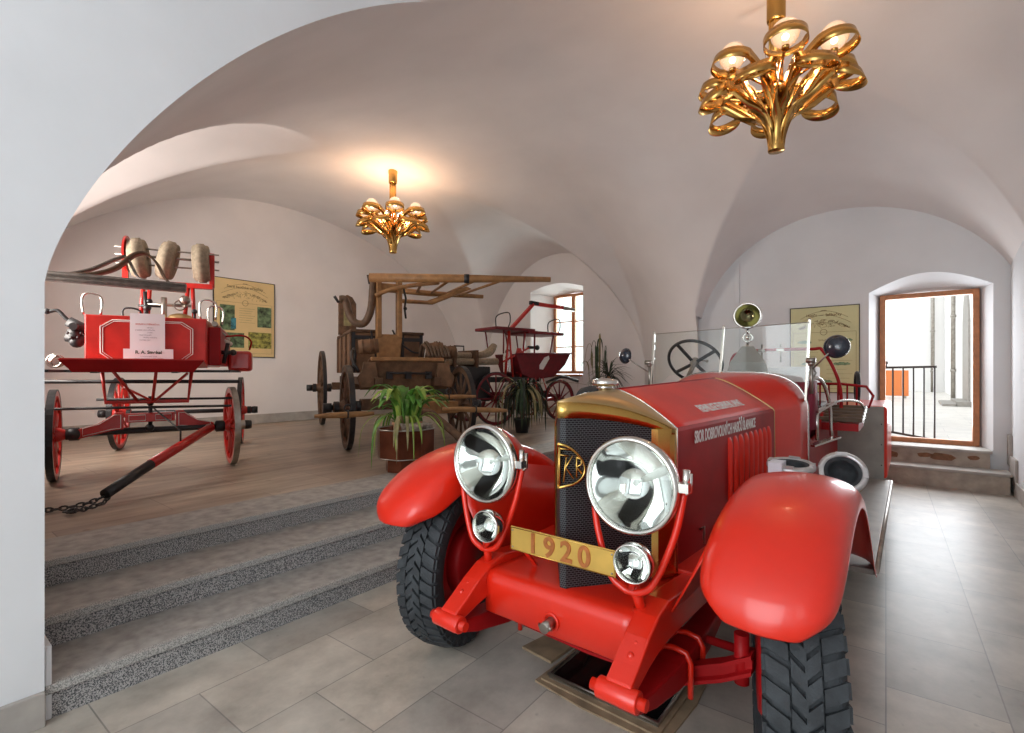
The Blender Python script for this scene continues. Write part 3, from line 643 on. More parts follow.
# lettering
def side_pt(y, z): t = (y-.225)/1.6; return (.302+.083*t+.0075, y, z)
a = Vector(side_pt(.33, 1.075)); b = Vector(side_pt(1.60, 1.075))
text('lettering', 'SBOR DOBROVOLNÝCH HASIČŮ ŠLAPANICE', .078, 'white', T, basis(side_pt(.44, 1.075), b-a, (0, 0, 1)), .0006, 'LEFT', .60, .002)
pa = Vector((.235, .50, 1.2265)); pb = Vector((.262, 1.4, 1.2325))
def top_pt(y, f):
    s = hood_sec(y); i = 3+f; i0 = int(i); fr_ = i-i0; return Vector(s[i0]).lerp(Vector(s[i0+1]), fr_)
o_ = top_pt(.72, 1.9); xv = top_pt(1.4, 1.9)-o_; yv = top_pt(.72, 3.4)-o_; nn = xv.cross(yv).normalized()
text('lettering', 'FREIWILLIGE FEUERWEHR LAPANZ', .080, 'white', T, basis(o_+nn*.0065, xv, yv), .0006, 'LEFT', .56, .002)
# cowl / scuttle
def cowl_sec(y, hw, sh, cr, e):
    P = [(hw, .56), (hw, .85)]
    n = 13
    for i in range(n+1):
        a = PI/2*i/n; P.append((hw*max(0, math.cos(a))**e, sh+(cr-sh)*math.sin(a)**1.0))
    return [(x, y, z) for (x, z) in P+[(-x, z) for (x, z) in reversed(P[:-1])]]
h0 = SS[-1]
mb = MB(); hs = hood_sec(1.832); ce = cowl_sec(2.28, .515, 1.13, 1.405, .55); mb.loft([[Vector(a).lerp(Vector(b), t) if t else a for a, b in zip(hs, ce)] for t in (0, .001, .25, .5, .75, 1)]); cw = car('scuttle', mb, 'red', solid=.006)
mb = MB(); mb.tube([tuple(Vector(p)+Vector((0, .004, 0))) for p in cowl_sec(2.285, .520, 1.13, 1.408, .55)], .009, 8); obj('scuttle_bead', mb, 'chrome', cw)
# body tub
mb = MB(); 
for sd in (1, -1):
    P = [(2.28, .50), (2.28, .98), (2.36, .92), (2.5, .885), (2.75, .90), (2.95, 1.0), (3.1, 1.06), (3.6, 1.06), (3.75, .9), (4.15, .88), (4.15, .50)]
    mb.loft([[(sd*.50, y, z) for y, z in P], [(sd*.525, y, z) for y, z in P]], False, True, True)
mb.bb(-.50, .50, 2.28, 4.15, .50, .54); mb.bb(-.50, .50, 4.12, 4.15, .5, .9)
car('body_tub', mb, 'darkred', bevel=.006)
mb = MB(); mb.bb(-.48, .48, 2.75, 3.15, .55, .86); car('seat_box', mb, 'darkred', bevel=.01)
mb = MB(); mb.bb(-.47, .47, 2.72, 3.15, .86, 1.0); car('seat_cushion', mb, 'maroon', bevel=.04, segs=3)
for xx in (-.24, .24):
    mb = MB(); mb.loft([[(xx+a*.225, 3.08+.12*t, 1.0+.32*t-.05*(a*a)*(t > .9)) for a in (-1, -.5, 0, .5, 1)] for t in (0, .5, .9, 1)]+[[(xx+a*.225, 3.2+.1*t, 1.32-.36*t) for a in (-1, -.5, 0, .5, 1)] for t in (0, .5, 1)]); car('seat_back', mb, 'maroon', bevel=.0)
mb = MB(); mb.loft([[(.515, 2.30, z0), (.545, 2.42, z0), (.53, 2.58, z1), (.50, 2.62, z1)] for z0, z1 in ((.98, .98), (1.2, 1.15), (1.34, 1.22))]); car('door_padding', mb, 'maroon', solid=.03)
# deck behind seats
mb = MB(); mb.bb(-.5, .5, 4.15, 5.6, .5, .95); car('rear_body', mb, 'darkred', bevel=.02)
for sd in (1, -1):
    mb = MB(); mb.bb(sd*.50, sd*.93, 4.18, 5.55, .36, 1.075); rf = car('rear_locker', mb, 'red', bevel=.035, segs=3)
    mb = MB(); mb.bb(sd*.485, sd*.905, 4.155, 4.178, .34, 1.07); obj('locker_front', mb, 'greypaint', rf, bevel=.008, label='grey sheet metal front panel')
    for z in (.5, .7, .9):
        mb = MB(); mb.sphere((sd*.885, 4.153, z), .006, 8); obj('rivet', mb, 'black', rf)
# bench slats / ladder rungs bundle behind the seat
for i in range(5):
    mb = MB(); y = 2.98+i*.10; mb.bb(.50, .80, y, y+.065, 1.0+i*.02, 1.035+i*.02); car('bench_slat', mb, 'leather', bevel=.006)
mb = MB(); mb.bb(.52, .78, 2.95, 3.48, .93, .99); car('bench_frame', mb, 'darkred')
for i in range(5):
    mb = MB(); y = 2.98+i*.10; mb.bb(.802, .812, y, y+.065, 1.0+i*.02, 1.035+i*.02); car('slat_end', mb, 'chrome')
# hand rails by the seat
mb = MB(); mb.tube(bez([(.50, 2.42, 1.28), (.53, 2.52, 1.36), (.57, 2.68, 1.32), (.60, 2.80, 1.14), (.61, 2.82, .9)], 6), .014, 10); car('grab_rail', mb, 'chrome')
mb = MB(); mb.tube(bez([(.55, 2.50, 1.09), (.62, 2.6, 1.16), (.70, 2.9, 1.18), (.78, 3.25, 1.14), (.80, 3.4, 1.0)], 6), .010, 8); car('grab_rail', mb, 'chrome')
mb = MB(); mb.tube([(.56, 2.42, .90), (.56, 2.42, 1.10), (.62, 2.62, 1.16)], .013, 8); mb.bar((.56, 2.40, 1.11), (.64, 2.64, 1.17), .03, .015); car('door_handle', mb, 'chrome')
mb = MB(); mb.bar((.53, 2.38, .86), (.66, 2.74, .90), .05, .014); car('step_plate', mb, 'chrome')
# windscreen
ws = bpy.data.objects.new('windscreen', None); COL.objects.link(ws); ws.parent = T
mb = MB(); P = [(-.60, 1.27), (-.56, 1.36), (-.40, 1.395), (0, 1.41), (.40, 1.395), (.53, 1.34), (.545, 1.27)]
mb.prism([(-.63, 1.27)]+[(-.5, 1.38), (-.3, 1.40), (0, 1.41), (.3, 1.40), (.48, 1.37), (.53, 1.29)]+[(.53, 1.765), (-.63, 1.735)], 'y', 2.262, 2.268); obj('glass_pane', mb, 'glassgrey', ws)
for (xa, xb, nm_) in [(-.665, -.645, 0), (-.085, -.065, 0), (.51, .53, 0)]:
    mb = MB(); zt = 1.755+.03*(xa+.6); mb.bar((xa, 2.26, 1.20 if xa != -.085 else 1.40), (xb, 2.29, zt), .014, .024, (0, 1, 0)); mb.sphere((xb, 2.29, zt), .012, 8); obj('screen_post', mb, 'steelbright', ws)
mb = MB(); mb.tube([(-.64, 2.267, 1.737), (.53, 2.267, 1.767)], .003, 6); obj('glass_edge', mb, 'steel', ws)
for sd, x in ((1, .545), (-1, -.68)):
    mb = MB(); mb.sphere((x, 2.27, 1.47), .026, 12); mb.tube([(x, 2.27, 1.47), (x, 2.27, 1.25)], .012, 8); mb.tube([(x-.03, 2.25, 1.49), (x+.03, 2.25, 1.49)], .02, 8); mb.tube([(x, 2.3, 1.44), (x+sd*.02, 2.34, 1.40), (x, 2.27, 1.35)], .007, 6); obj('screen_clamp', mb, 'steel', ws)
    mr = bpy.data.objects.new('driving_mirror', None); COL.objects.link(mr); mr.parent = T
    c = Vector((.70, 2.22, 1.585)) if sd > 0 else Vector((-.91, 2.26, 1.555)); r = .082 if sd > 0 else .072
    mb = MB(); mb.lathe([(.0001, -.035), (r*.45, -.03), (r*.85, -.012), (r, .006), (r, .014), (r*.9, .018), (.0001, .018)], c, Vector((.15 if sd > 0 else .4, .95, -.1)), 28); obj('mirror_shell', mb, 'tar', mr)
    mb = MB(); mb.tube([(x, 2.27, 1.42 if sd > 0 else 1.40), (c-Vector((0, .03, 0)))], .006, 8); obj('mirror_arm', mb, 'steel', mr)
# steering wheel
sw = bpy.data.objects.new('steering_wheel', None); COL.objects.link(sw); sw.parent = T; sw.location = (-.425, 2.68, 1.50); sw.rotation_euler = (math.radians(-52), 0, 0)
mb = MB(); mb.torus((0, 0, 0), (0, 0, 1), .235, .014, 40, 10); obj('wheel_rim', mb, 'black', sw)
mb = MB()
for k_ in range(4):
    a = PI/4+.25+k_*PI/2; mb.bar((0, 0, -.02), (.23*math.cos(a), .23*math.sin(a), 0), .028, .012)
obj('spoke', mb, 'black', sw)
mb = MB(); mb.lathe([(.0001, .03), (.035, .025), (.04, -.02), (.02, -.04), (.02, -.6)], (0, 0, 0), (0, 0, 1), 20); mb.tube([(0, 0, .03), (.09, .03, .05)], .006, 6); mb.sphere((.09, .03, .05), .014, 8); obj('hub', mb, 'steel', sw)
# search lamp on its post between the seats
sl = bpy.data.objects.new('search_lamp', None); COL.objects.link(sl); sl.parent = T; sl.location = (-.08, 3.10, 1.93); sl.rotation_euler = (0, 0, .2)
mb = MB(); mb.lathe([(.118, .02), (.122, 0), (.115, -.05), (.08, -.13), (.03, -.17), (.0001, -.175)], (0, 0, 0), (0, -1, 0), 32); obj('lamp_shell', mb, 'black', sl)
mb = MB(); mb.torus((0, -.02, 0), (0, 1, 0), .112, .010, 36, 8); obj('lamp_rim', mb, 'chrome', sl)
mb = MB(); mb.lathe([(.105, .012)]+[(.105*t, .012-.07*(1-t*t)) for t in (.8, .6, .4, .2)]+[(.0001, -.058)], (0, 0, 0), (0, -1, 0), 32); obj('reflector', mb, 'dark_reflection', sl)
mb = MB(); mb.tube([(0, .05, -.11), (0, .05, -.17)], .012, 8); mb.torus((0, .05, -.20), (0, 1, 0), .04, .008, 20, 8); mb.sphere((0, .05, -.20), .022, 12); mb.tube([(0, .05, -.24), (0, .05, -.46)], .012, 8); obj('lamp_stalk', mb, 'chrome', sl)
mb = MB(); mb.loft([[(a*wd, .06+b*wd*.6, z) for a, b in ((-1, -1), (1, -1), (1, 1), (-1, 1))] for wd, z in ((.05, -.28), (.13, -.40), (.15, -.43), (.15, -.44), (.20, -.60), (.20, -.88))], False, True, True); obj('lamp_pedestal', mb, 'greypaint', sl, bevel=.004)
# red gantry rail behind the seats
mb = MB(); mb.tube(bez([(-.30, 3.30, 1.0), (-.28, 3.30, 1.50), (-.18, 3.30, 1.60), (.0, 3.30, 1.615), (.40, 3.30, 1.615), (.50, 3.30, 1.59), (.62, 3.30, 1.30), (.63, 3.30, .95)], 6), .014, 10); car('gantry_rail', mb, 'darkred')
for x in (.0, .16):
    mb = MB(); mb.tube([(x, 3.30, 1.50), (x, 3.30, 1.67)], .008, 8); mb.bb(x-.03, x+.03, 3.27, 3.33, 1.60, 1.625); car('rail_clip', mb, 'steel')
mb = MB(); mb.bb(-.02, .42, 3.45, 3.75, 1.28, 1.46); car('white_case', mb, 'white', bevel=.01)
# tool rack with vertical black wheel at the back
mb = MB(); mb.tube([(.40, 3.5, 1.30), (.62, 3.5, 1.30), (.80, 3.5, 1.28), (.85, 3.5, 1.2), (.82, 3.5, 1.1), (.6, 3.5, 1.07)], .012, 8)
for x in (.45, .52, .59, .66, .73): mb.tube([(x, 3.5, 1.30), (x, 3.5, 1.06)], .008, 6)
car('tool_rack', mb, 'darkred')
mb = MB(); mb.torus((.72, 3.7, 1.27), (1, .15, 0), .13, .018, 32, 8); mb.tube([(.72, 3.7, 1.14), (.72, 3.7, 1.4)], .01, 6); mb.tube([(.72, 3.57, 1.27), (.72, 3.83, 1.27)], .01, 6); car('hand_wheel', mb, 'black')
mb = MB(); mb.bb(-.45, .45, 3.4, 4.05, .9, 1.12); car('pump_casing', mb, 'oldwood', bevel=.03)
# suction fittings on the running board
def fitting(name, c, ax, L_, lab):
    e = bpy.data.objects.new(name, None); COL.objects.link(e); e.parent = T; e['label'] = lab
    c = Vector(c); ax = Vector(ax).normalized()
    mb = MB(); mb.lathe([(.084, -.018), (.108, -.016), (.118, -.004), (.118, .008), (.108, .018), (.092, .020), (.086, .008)], c, ax, 40); obj('coupling_ring', mb, 'chromeal', e)
    mb = MB(); mb.lathe([(.088, .012), (.072, .010), (.066, 0), (.060, -.05), (.0001, -.06)], c, ax, 32); obj('rubber_seal', mb, 'rubber', e)
    u, q = mb.frame(ax)
    for k_ in range(4):
        a = PI/4+k_*PI/2; d_ = u*math.cos(a)+q*math.sin(a); mb = MB(); t_ = ax.cross(d_); mb.bar(c+d_*.10+ax*.018-t_*.028, c+d_*.10+ax*.018+t_*.028, .022, .014, ax); obj('lug', mb, 'chromeal', e)
    mb = MB(); mb.lathe([(.088, -.018), (.08, -.05), (.07, -.07), (.07, -L_), (.085, -L_), (.085, -L_-.03), (.0001, -L_-.03)], c, ax, 28); obj('hose_body', mb, 'leather', e)
    return e
M['chromeal'] = mat('cast_aluminium', (.62, .62, .62), .35, .7, var=.12, scale=20)
fitting('suction_hose', (.815, 1.33, .86), (.18, -.85, .50), .42, 'brown suction hose end with cast ring coupling')
fitting('suction_hose', (.60, 1.14, .90), (.05, -.12, 1), .24, 'upright coupling ring with black rubber')
mb = MB(); mb.torus((.80, 1.60, .80), (.1, -.9, .3), .10, .014, 32, 8); mb.bar((.80, 1.62, .72), (.80, 1.66, .36), .05, .03); mb.bar((.64, 1.14, .66), (.66, 1.2, .36), .05, .03); car('hose_clamp', mb, 'brassdull')
mb = MB(); mb.bb(.515, .58, 1.0, 1.12, .86, .93); car('paper_note', mb, 'paper')
# spare tyre on the far running board
mb = MB(); mb.lathe([(.25, -.06), (.29, -.085), (.36, -.088), (.40, -.06), (.41, 0), (.40, .06), (.36, .088), (.29, .085), (.25, .06), (.25, -.06)], (-.76, 1.45, .895), (1, .25, .1), 48); car('spare_tyre', mb, 'rubber')
mb = MB(); mb.bb(-.80, -.68, 1.36, 1.56, .36, .50); car('tyre_rest', mb, 'black')
# ------------------------------------------------------------------ oil tray under the engine
t = thing('oil_tray', 'shallow black oil-filled drip tray on flattened cardboard under the truck engine', 'tray', (-1.02, 2.08, 0))
mb = MB(); mb.prism([(-.31, -.24), (-.05, -.27), (.30, -.27), (.32, .05), (.30, .30), (-.10, .31), (-.31, .28), (-.30, .0)], 'z', 0.0, .008); mb.prism([(-.29, -.22), (.27, -.24), (.28, .28), (-.29, .26)], 'z', .008, .016); c_ = obj('cardboard', mb, 'card', t)
mb = MB(); mb.bb(-.26, .25, -.20, .25, .016, .024); ring2 = [(-.26, -.20), (.25, -.20), (.25, .25), (-.26, .25)]
mb.tube([(x, y, .035) for x, y in ring2], .009, 6, True); obj('pan', mb, 'steel', t)
mb = MB(); mb.bb(-.25, .24, -.19, .24, .0245, .030); obj('oil', mb, 'oil', t)
mb = MB(); mb.prism([(-.12, -.08), (.07, -.10), (.08, .09), (-.09, .1)], 'z', 0.0, .012); tag(obj('cardboard_piece', mb, 'card', loc=(-1.42, 2.10, 0)), 'small loose brown cardboard piece on the floor left of the oil tray', 'cardboard')
#@@PART3
# ================================================================== HORSE-DRAWN PUMPS
def spoked(parent, name, c, R, ax, m_f, m_s, m_t, n=12, hub=.07, w=.045, hl=.12, fel=.05, flat=False):
    e = bpy.data.objects.new(name, None); COL.objects.link(e); e.parent = parent; e.location = c; e.empty_display_size = .1
    ax = Vector(ax).normalized()
    mb = MB(); mb.lathe([(R-fel-.01, -w/2), (R-.012, -w/2), (R-.012, w/2), (R-fel-.01, w/2), (R-fel-.01, -w/2)], (0, 0, 0), ax, 48, False); obj('felloe', mb, m_f, e, bevel=.004)
    mb = MB(); mb.lathe([(R-.012, -w/2-.002), (R, -w/2-.002), (R, w/2+.002), (R-.012, w/2+.002), (R-.012, -w/2-.002)], (0, 0, 0), ax, 48, False); obj('iron_tyre', mb, m_t, e)
    mb0 = MB(); u, q = mb0.frame(ax)
    for i in range(n):
        a = 2*PI*(i+.5)/n; d = u*math.cos(a)+q*math.sin(a); mb = MB(); mb.tube([d*hub*.7-ax*.01, d*(R*.35), d*(R-fel)], [w*.42, w*.36, w*.28], 8); obj('spoke', mb, m_s, e)
    mb = MB(); mb.lathe([(.0001, -hl), (hub*.55, -hl), (hub*.6, -hl*.6), (hub, -hl*.3), (hub, hl*.3), (hub*.7, hl*.6), (hub*.6, hl), (.0001, hl)], (0, 0, 0), ax, 24); obj('hub', mb, m_s, e)
    for h in (-hl*.95, hl*.62):
        mb = MB(); mb.lathe([(hub*.6, h), (hub*.78, h), (hub*.78, h+hl*.35), (hub*.6, h+hl*.35), (hub*.6, h)], (0, 0, 0), ax, 24, False); obj('hub_band', mb, m_t, e)
    return e
def P(par, name, mb, m, **k): return obj(name, mb, m, par, **k)
# ---- 1: red steam-style hand pump on the left
A = thing('hand_pump_wagon', 'bright red wheeled fire pump with white-lined panel and two printed sheets, beside the left pillar', 'fire pump', (-5.9, 1.65, PZ), math.radians(-26))
for (x, y, r) in ((0, -.71, .415), (0, .71, .415), (-1.95, -.69, .46), (-1.95, .69, .46)):
    spoked(A, 'wheel', (x, y, r), r, (0, 1, 0), 'cartred', 'cartred', 'steel' if y > 0 and x == 0 else 'black', 12, .065, .05, .13)
for x, z in ((0, .415), (-1.95, .46)):
    mb = MB(); mb.tube([(x, -.84, z), (x, .84, z)], .028, 12)
    for y in (-.86, .86): mb.lathe([(.0001, -.04), (.045, -.04), (.05, 0), (.045, .04), (.0001, .04)], (x, y, z), (0, 1, 0), 16)
    P(A, 'axle', mb, 'black')
# swan-shaped axle wings with white line
for sd in (-1, 1):
    W_ = [(sd*.54, .37), (sd*.54, .46), (sd*.40, .50), (sd*.31, .565), (sd*.27, .60), (sd*.21, .60), (sd*.21, .44), (sd*.30, .43)]
    mb = MB(); mb.prism(W_, 'x', -.03, .045); b_ = P(A, 'axle_wing', mb, 'cartred', bevel=.004)
    cxw, czw = sum(p[0] for p in W_)/8, sum(p[1] for p in W_)/8
    mb = MB(); mb.tube([(.048, cxw+(p[0]-cxw)*.84, czw+(p[1]-czw)*.80) for p in W_], .0035, 5, True); obj('white_line', mb, 'white', b_)
    mb = MB(); mb.lathe([(.045, -.03), (.06, -.02), (.06, .05), (.045, .06)], (0, sd*.585, .415), (0, 1, 0), 16); P(A, 'axle_collar', mb, 'black')
mb = MB(); mb.bb(-.04, .05, -.2, .2, .50, .585); bo = P(A, 'bolster', mb, 'cartred', bevel=.005)
for sd in (-1, 1):
    mb = MB(); mb.tube([(.053, sd*.04, .515), (.053, sd*.17, .515), (.053, sd*.17, .57), (.053, sd*.04, .57)], .0035, 5, True); obj('white_line', mb, 'white', bo)
mb = MB(); mb.tube([(0, 0, .40), (0, 0, .75)], .018, 8); mb.sphere((.0, 0, .68), .03, 10); mb.bar((.0, -.5, .43), (.0, .5, .43), .05, .03); mb.sphere((.03, .0, .44), .04, 10); P(A, 'king_pin', mb, 'black')
for (z, x, y0, y1, r) in ((.66, .25, -.98, .72, .012), (.72, -.1, -.45, .72, .012), (.90, .0, -.98, .78, .018)):
    mb = MB(); mb.tube([(x, y0, z), (x, y1, z-.01)], r, 8); P(A, 'cross_rod', mb, 'black')
mb = MB(); mb.bb(-1.4, .38, -.72, -.66, .985, 1.01); mb.bb(-1.4, .38, .66, .72, .985, 1.01); mb.bb(-.02, .02, -.72, .72, .985, 1.01); P(A, 'iron_frame', mb, 'black')
SR = Matrix.Rotation(math.radians(12), 4, 'Z')
for c in list(A.children):
    k_ = c.name.split('.')[0]
    if (k_ == 'wheel' and c.location.x > -.5) or c.name == 'axle' or k_ in ('axle_wing', 'axle_collar', 'bolster'): c.matrix_basis = SR @ c.matrix_basis
# U stay under the footboard
mb = MB()
mb.tube([(.10, -.36, 1.02), (.10, -.33, .70), (.10, .33, .70), (.10, .36, 1.0)], .019, 8)
P(A, 'under_stay', mb, 'cartred')
for y0, y1 in ((-.22, -.08), (.12, .04)):
    mb = MB(); mb.tube([(.40, y0, 1.02), (.12, y1, .71)], .014, 8); P(A, 'foot_stay', mb, 'cartred')
mb = MB(); mb.tube([(.12, -.2, .85), (.12, .05, .70), (.12, .33, .98)], .013, 8); P(A, 'diagonal_stay', mb, 'cartred')
# body box: white-lined front panel, side boxes
mb = MB(); mb.bb(-1.35, .10, -.49, .49, 1.05, 1.53); bx_ = P(A, 'body_box', mb, 'cartred', bevel=.012)
mb = MB()
for k_, r_ in ((1, .0045), (.95, .003)):
    oc = [(-.38, 1.11), (-.26, 1.085-.0), (.26, 1.085), (.38, 1.11+.05), (.38, 1.44), (.28, 1.49), (-.28, 1.49), (-.38, 1.44), (-.38, 1.16), (-.28, 1.10)]
    oc = [(-.37, 1.17), (-.28, 1.095), (.28, 1.095), (.37, 1.17), (.37, 1.42), (.28, 1.485), (-.28, 1.485), (-.37, 1.42)]
    mb = MB(); mb.tube([(.103, y*k_, 1.29+(z-1.29)*(k_-.02*(k_ < 1))) for y, z in oc], r_, 5, True); obj('white_line', mb, 'white', bx_)
mb = MB(); mb.bb(-1.35, -.05, .49, .60, 1.06, 1.46); P(A, 'side_cabinet', mb, 'darkred', bevel=.01)
mb = MB(); mb.bb(-1.30, -.95, .60, .86, 1.0, 1.25); P(A, 'tool_box', mb, 'cartred', bevel=.04, segs=3)
# footboard, sloped forward and down
mb = MB(); mb.loft([[(x, y, z) for y in (-.56, .50)] for x, z in ((.10, 1.04), (.47, 1.10))], False); P(A, 'footboard', mb, 'cartred', solid=.02)
mb = MB(); mb.loft([[(.47, -.57, 1.10), (.47, .51, 1.10)], [(.44, -.48, .99), (.44, .42, .99)]], False); P(A, 'footboard_front', mb, 'darkred', solid=.015)
for y in (-.30, .30):
    mb = MB(); mb.bar((.12, y, 1.0), (.46, y-.03, .985), .05, .012); P(A, 'footboard_strap', mb, 'black')
# carriage lamp
mb = MB(); mb.lathe([(.055, 0), (.06, .02), (.05, .04), (.0001, .04)], (.36, -.60, 1.08), (1, -.2, .1), 24); mb.torus((.41, -.61, 1.085), (1, -.2, .1), .055, .008, 24, 8); P(A, 'side_lantern', mb, 'chrome')
# seat irons / grips
for (x, y) in ((.05, -.44), (-.35, -.22), (.02, .50), (-.5, .52)):
    mb = MB(); h = .2 if y < -.3 or y > .3 else .12
    mb.tube(bez([(x, y-.07, 1.53), (x, y-.08, 1.53+h*.7), (x, y-.05, 1.53+h), (x, y+.03, 1.53+h*.97), (x, y+.07, 1.53+h*.7), (x, y+.06, 1.53)], 4), .010, 8); P(A, 'grip_iron', mb, 'chrome' if y > .3 or h > .15 else 'black')
# pump valve cluster with lever on the left flank
mb = MB(); mb.tube(bez([(-.10, -.80, 1.56), (-.10, -.74, 1.57), (-.10, -.68, 1.50), (-.10, -.62, 1.44)], 4), .017, 8); mb.sphere((-.10, -.82, 1.56), .028, 10)
mb.tube([(-.1, -.66, 1.47), (-.1, -.50, 1.38)], .05, 12); mb.tube([(-.1, -.62, 1.40), (-.1, -.60, 1.28)], .055, 12); mb.tube([(-.1, -.68, 1.32), (-.1, -.50, 1.30)], .042, 12); mb.sphere((-.1, -.60, 1.28), .06, 12); mb.tube([(-.18, -.60, 1.42), (.0, -.60, 1.42)], .035, 10)
for k_ in range(6): mb.sphere((-.04, -.60+.05*math.cos(k_*1.05), 1.36+.05*math.sin(k_*1.05)), .014, 6)
P(A, 'valve_block', mb, 'black')
# right-hand fittings: rolled hoses, nozzle, taps
mb = MB()
for k_ in range(5): mb.tube([(-1.1+.02*k_, .56+.03*(k_ % 3), 1.46-.06*k_), (-.1, .54+.03*(k_ % 2), 1.50-.07*k_)], .028, 10)
P(A, 'branch_pipes', mb, 'steel')
mb = MB(); mb.tube(bez([(-.6, .60, 1.40), (-.7, .78, 1.42), (-.75, .86, 1.36), (-.8, .84, 1.26)], 5), .011, 8); P(A, 'small_pipe', mb, 'darkred')
mb = MB(); mb.tube([(-.15, .6, 1.20), (-.15, .70, 1.20)], .022, 10); mb.sphere((-.15, .71, 1.20), .035, 10); mb.tube([(-.15, .62, 1.08), (-.15, .66, 1.30)], .02, 8); P(A, 'tap', mb, 'black')
mb = MB(); mb.tube([(-.1, .36, 1.53), (-.1, .36, 1.60)], .01, 8); mb.sphere((-.1, .36, 1.62), .028, 10); P(A, 'oil_cup', mb, 'black')
mb = MB(); mb.lathe([(.13, 0), (.13, .03), (.10, .08), (.04, .10), (.0001, .105)], (-.5, .18, 1.53), (0, 0, 1), 24); P(A, 'air_dome', mb, 'brassdull')
mb = MB(); mb.tube([(-.5, .03, 1.53), (-.5, .03, 1.80)], .028, 12); mb.tube([(-.5, -.12, 1.72), (-.5, .28, 1.72)], .016, 8); mb.lathe([(.05, 0), (.06, .02), (.05, .04)], (-.5, .18, 1.72), (1, 0, 0), 16); mb.sphere((-.5, .22, 1.78), .055, 12); P(A, 'pump_cylinder', mb, 'steel')
mb = MB(); mb.tube([(-.5, -.12, 1.53), (-.5, -.14, 1.85)], .02, 8); mb.sphere((-.5, -.12, 1.68), .04, 8); mb.sphere((-.5, -.1, 1.75), .03, 8); mb.tube([(-.5, -.2, 1.7), (-.5, .0, 1.7)], .013, 8); P(A, 'pump_linkage', mb, 'black')
# reel stand on A-frame posts, three canvas hose reels
for y0, y1 in ((-.20, -.17), (-.14, -.11), (.20, .24), (.30, .28)):
    mb = MB(); mb.tube([(-.6, y0, 1.52), (-.6, y1, 1.96)], .021, 8); P(A, 'reel_post', mb, 'cartred')
mb = MB(); mb.bb(-.64, -.56, -.35, .48, 1.93, 1.985); P(A, 'reel_beam', mb, 'cartred', bevel=.006)
mb = MB(); mb.bar((-.6, .47, 1.95), (-.6, .47, 2.34), .05, .05, (0, 1, 0)); P(A, 'reel_upright', mb, 'cartred', bevel=.005)
mb = MB(); mb.bar((-.6, -.33, 1.95), (-.6, -.33, 2.34), .05, .05, (0, 1, 0)); mb.lathe([(.0001, 0), (.19, 0), (.19, .02), (.0001, .02)], (-.6, -.325, 2.26), (0, 1, 0), 32, False); P(A, 'reel_disc', mb, 'cartred')
mb = MB()
for dz in (-.09, 0, .075): mb.tube([(-.6+dz*.3, -.42, 2.25+dz), (-.6+dz*.3, .54, 2.25+dz)], .009 if dz else .013, 8)
P(A, 'reel_axle', mb, 'steel')
for y, w_, tl in ((-.21, .105, .1), (.05, .10, -.22), (.37, .11, .05)):
    mb = MB(); mb.lathe([(.03, -w_*.7), (.19, -w_*.7), (.198, -w_*.62), (.202, -w_*.4), (.218, -w_*.3), (.218, w_*.3), (.202, w_*.4), (.198, w_*.62), (.19, w_*.7), (.03, w_*.7), (.03, -w_*.7)], (-.6, y, 2.22), (0, 1, tl), 36); P(A, 'canvas_reel', mb, 'canvas')
# long flat grey hose across the front, with a slack loop over the top
mb = MB(); mb.bar((.32, -1.25, 1.85), (.30, .34, 1.80), .08, .085); mb.tube([(.36, -1.25, 1.865), (.34, .34, 1.825)], .012, 8); mb.tube([(.36, -1.25, 1.825), (.34, .34, 1.785)], .012, 8); P(A, 'flat_hose', mb, 'greyhose', bevel=.01)
pts = bez([(.28, -.65, 1.86), (.25, -.40, 1.88), (.15, -.24, 1.97), (.05, -.13, 2.12), (.0, -.04, 2.16), (.0, .05, 2.08), (.05, .12, 1.94), (.1, .18, 1.86)], 6)
mb = MB(); mb.loft([[tuple(p+Vector((-.06, 0, 0))), tuple(p+Vector((.06, 0, 0)))] for p in pts]); P(A, 'slack_hose', mb, 'leather', solid=.02)
pts = bez([(.28, -.60, 1.85), (.2, -.42, 1.93), (.1, -.26, 2.06), (.06, -.18, 2.10), (.06, -.13, 2.0), (.12, -.07, 1.90), (.2, .05, 1.85)], 6)
mb = MB(); mb.loft([[tuple(p+Vector((-.04, 0, 0))), tuple(p+Vector((.04, 0, 0)))] for p in pts]); P(A, 'slack_hose', mb, 'greyhose', solid=.016)
# draught pole lying down to the floor with chains
mb = MB(); mb.tube([(.05, .52, .42), (.98, .18, .22)], .042, 10); P(A, 'draught_pole', mb, 'cartred')
mb = MB(); mb.tube([(.97, .185, .222), (1.36, -.03, .075)], .040, 10); P(A, 'pole_sleeve', mb, 'black', label='black iron-bound pole end')
def chain(par, pts, L_=.042, nm_='chain_link'):
    pts = bez(pts, 8); d = 0; k = 0; pos = [pts[0]]; acc = 0
    for i in range(1, len(pts)):
        seg = (pts[i]-pts[i-1]).length; acc += seg
        if acc >= L_*.78:
            a = pos[-1]; b = pts[i]; pos.append(b); acc = 0
            t = (b-a).normalized(); s_ = t.orthogonal().normalized(); s2 = t.cross(s_)
            if k % 2: s_ = (s_+s2).normalized()
            else: s_ = (s_-s2).normalized()
            c = (a+b)/2; mb = MB(); mb.tube([c+t*(L_*.62*math.cos(2*PI*j/10))+s_*(L_*.34*math.sin(2*PI*j/10)) for j in range(10)], .0062, 6, True)
            obj(nm_, mb, 'black', par); k += 1
ch = bpy.data.objects.new('chain', None); COL.objects.link(ch); ch.parent = A
chain(ch, [(1.36, -.04, .06), (1.40, -.12, .03), (1.47, -.28, .02), (1.47, -.38, .025), (1.48, -.44, .02), (1.52, -.40, .02)])
ch = bpy.data.objects.new('chain', None); COL.objects.link(ch); ch.parent = A
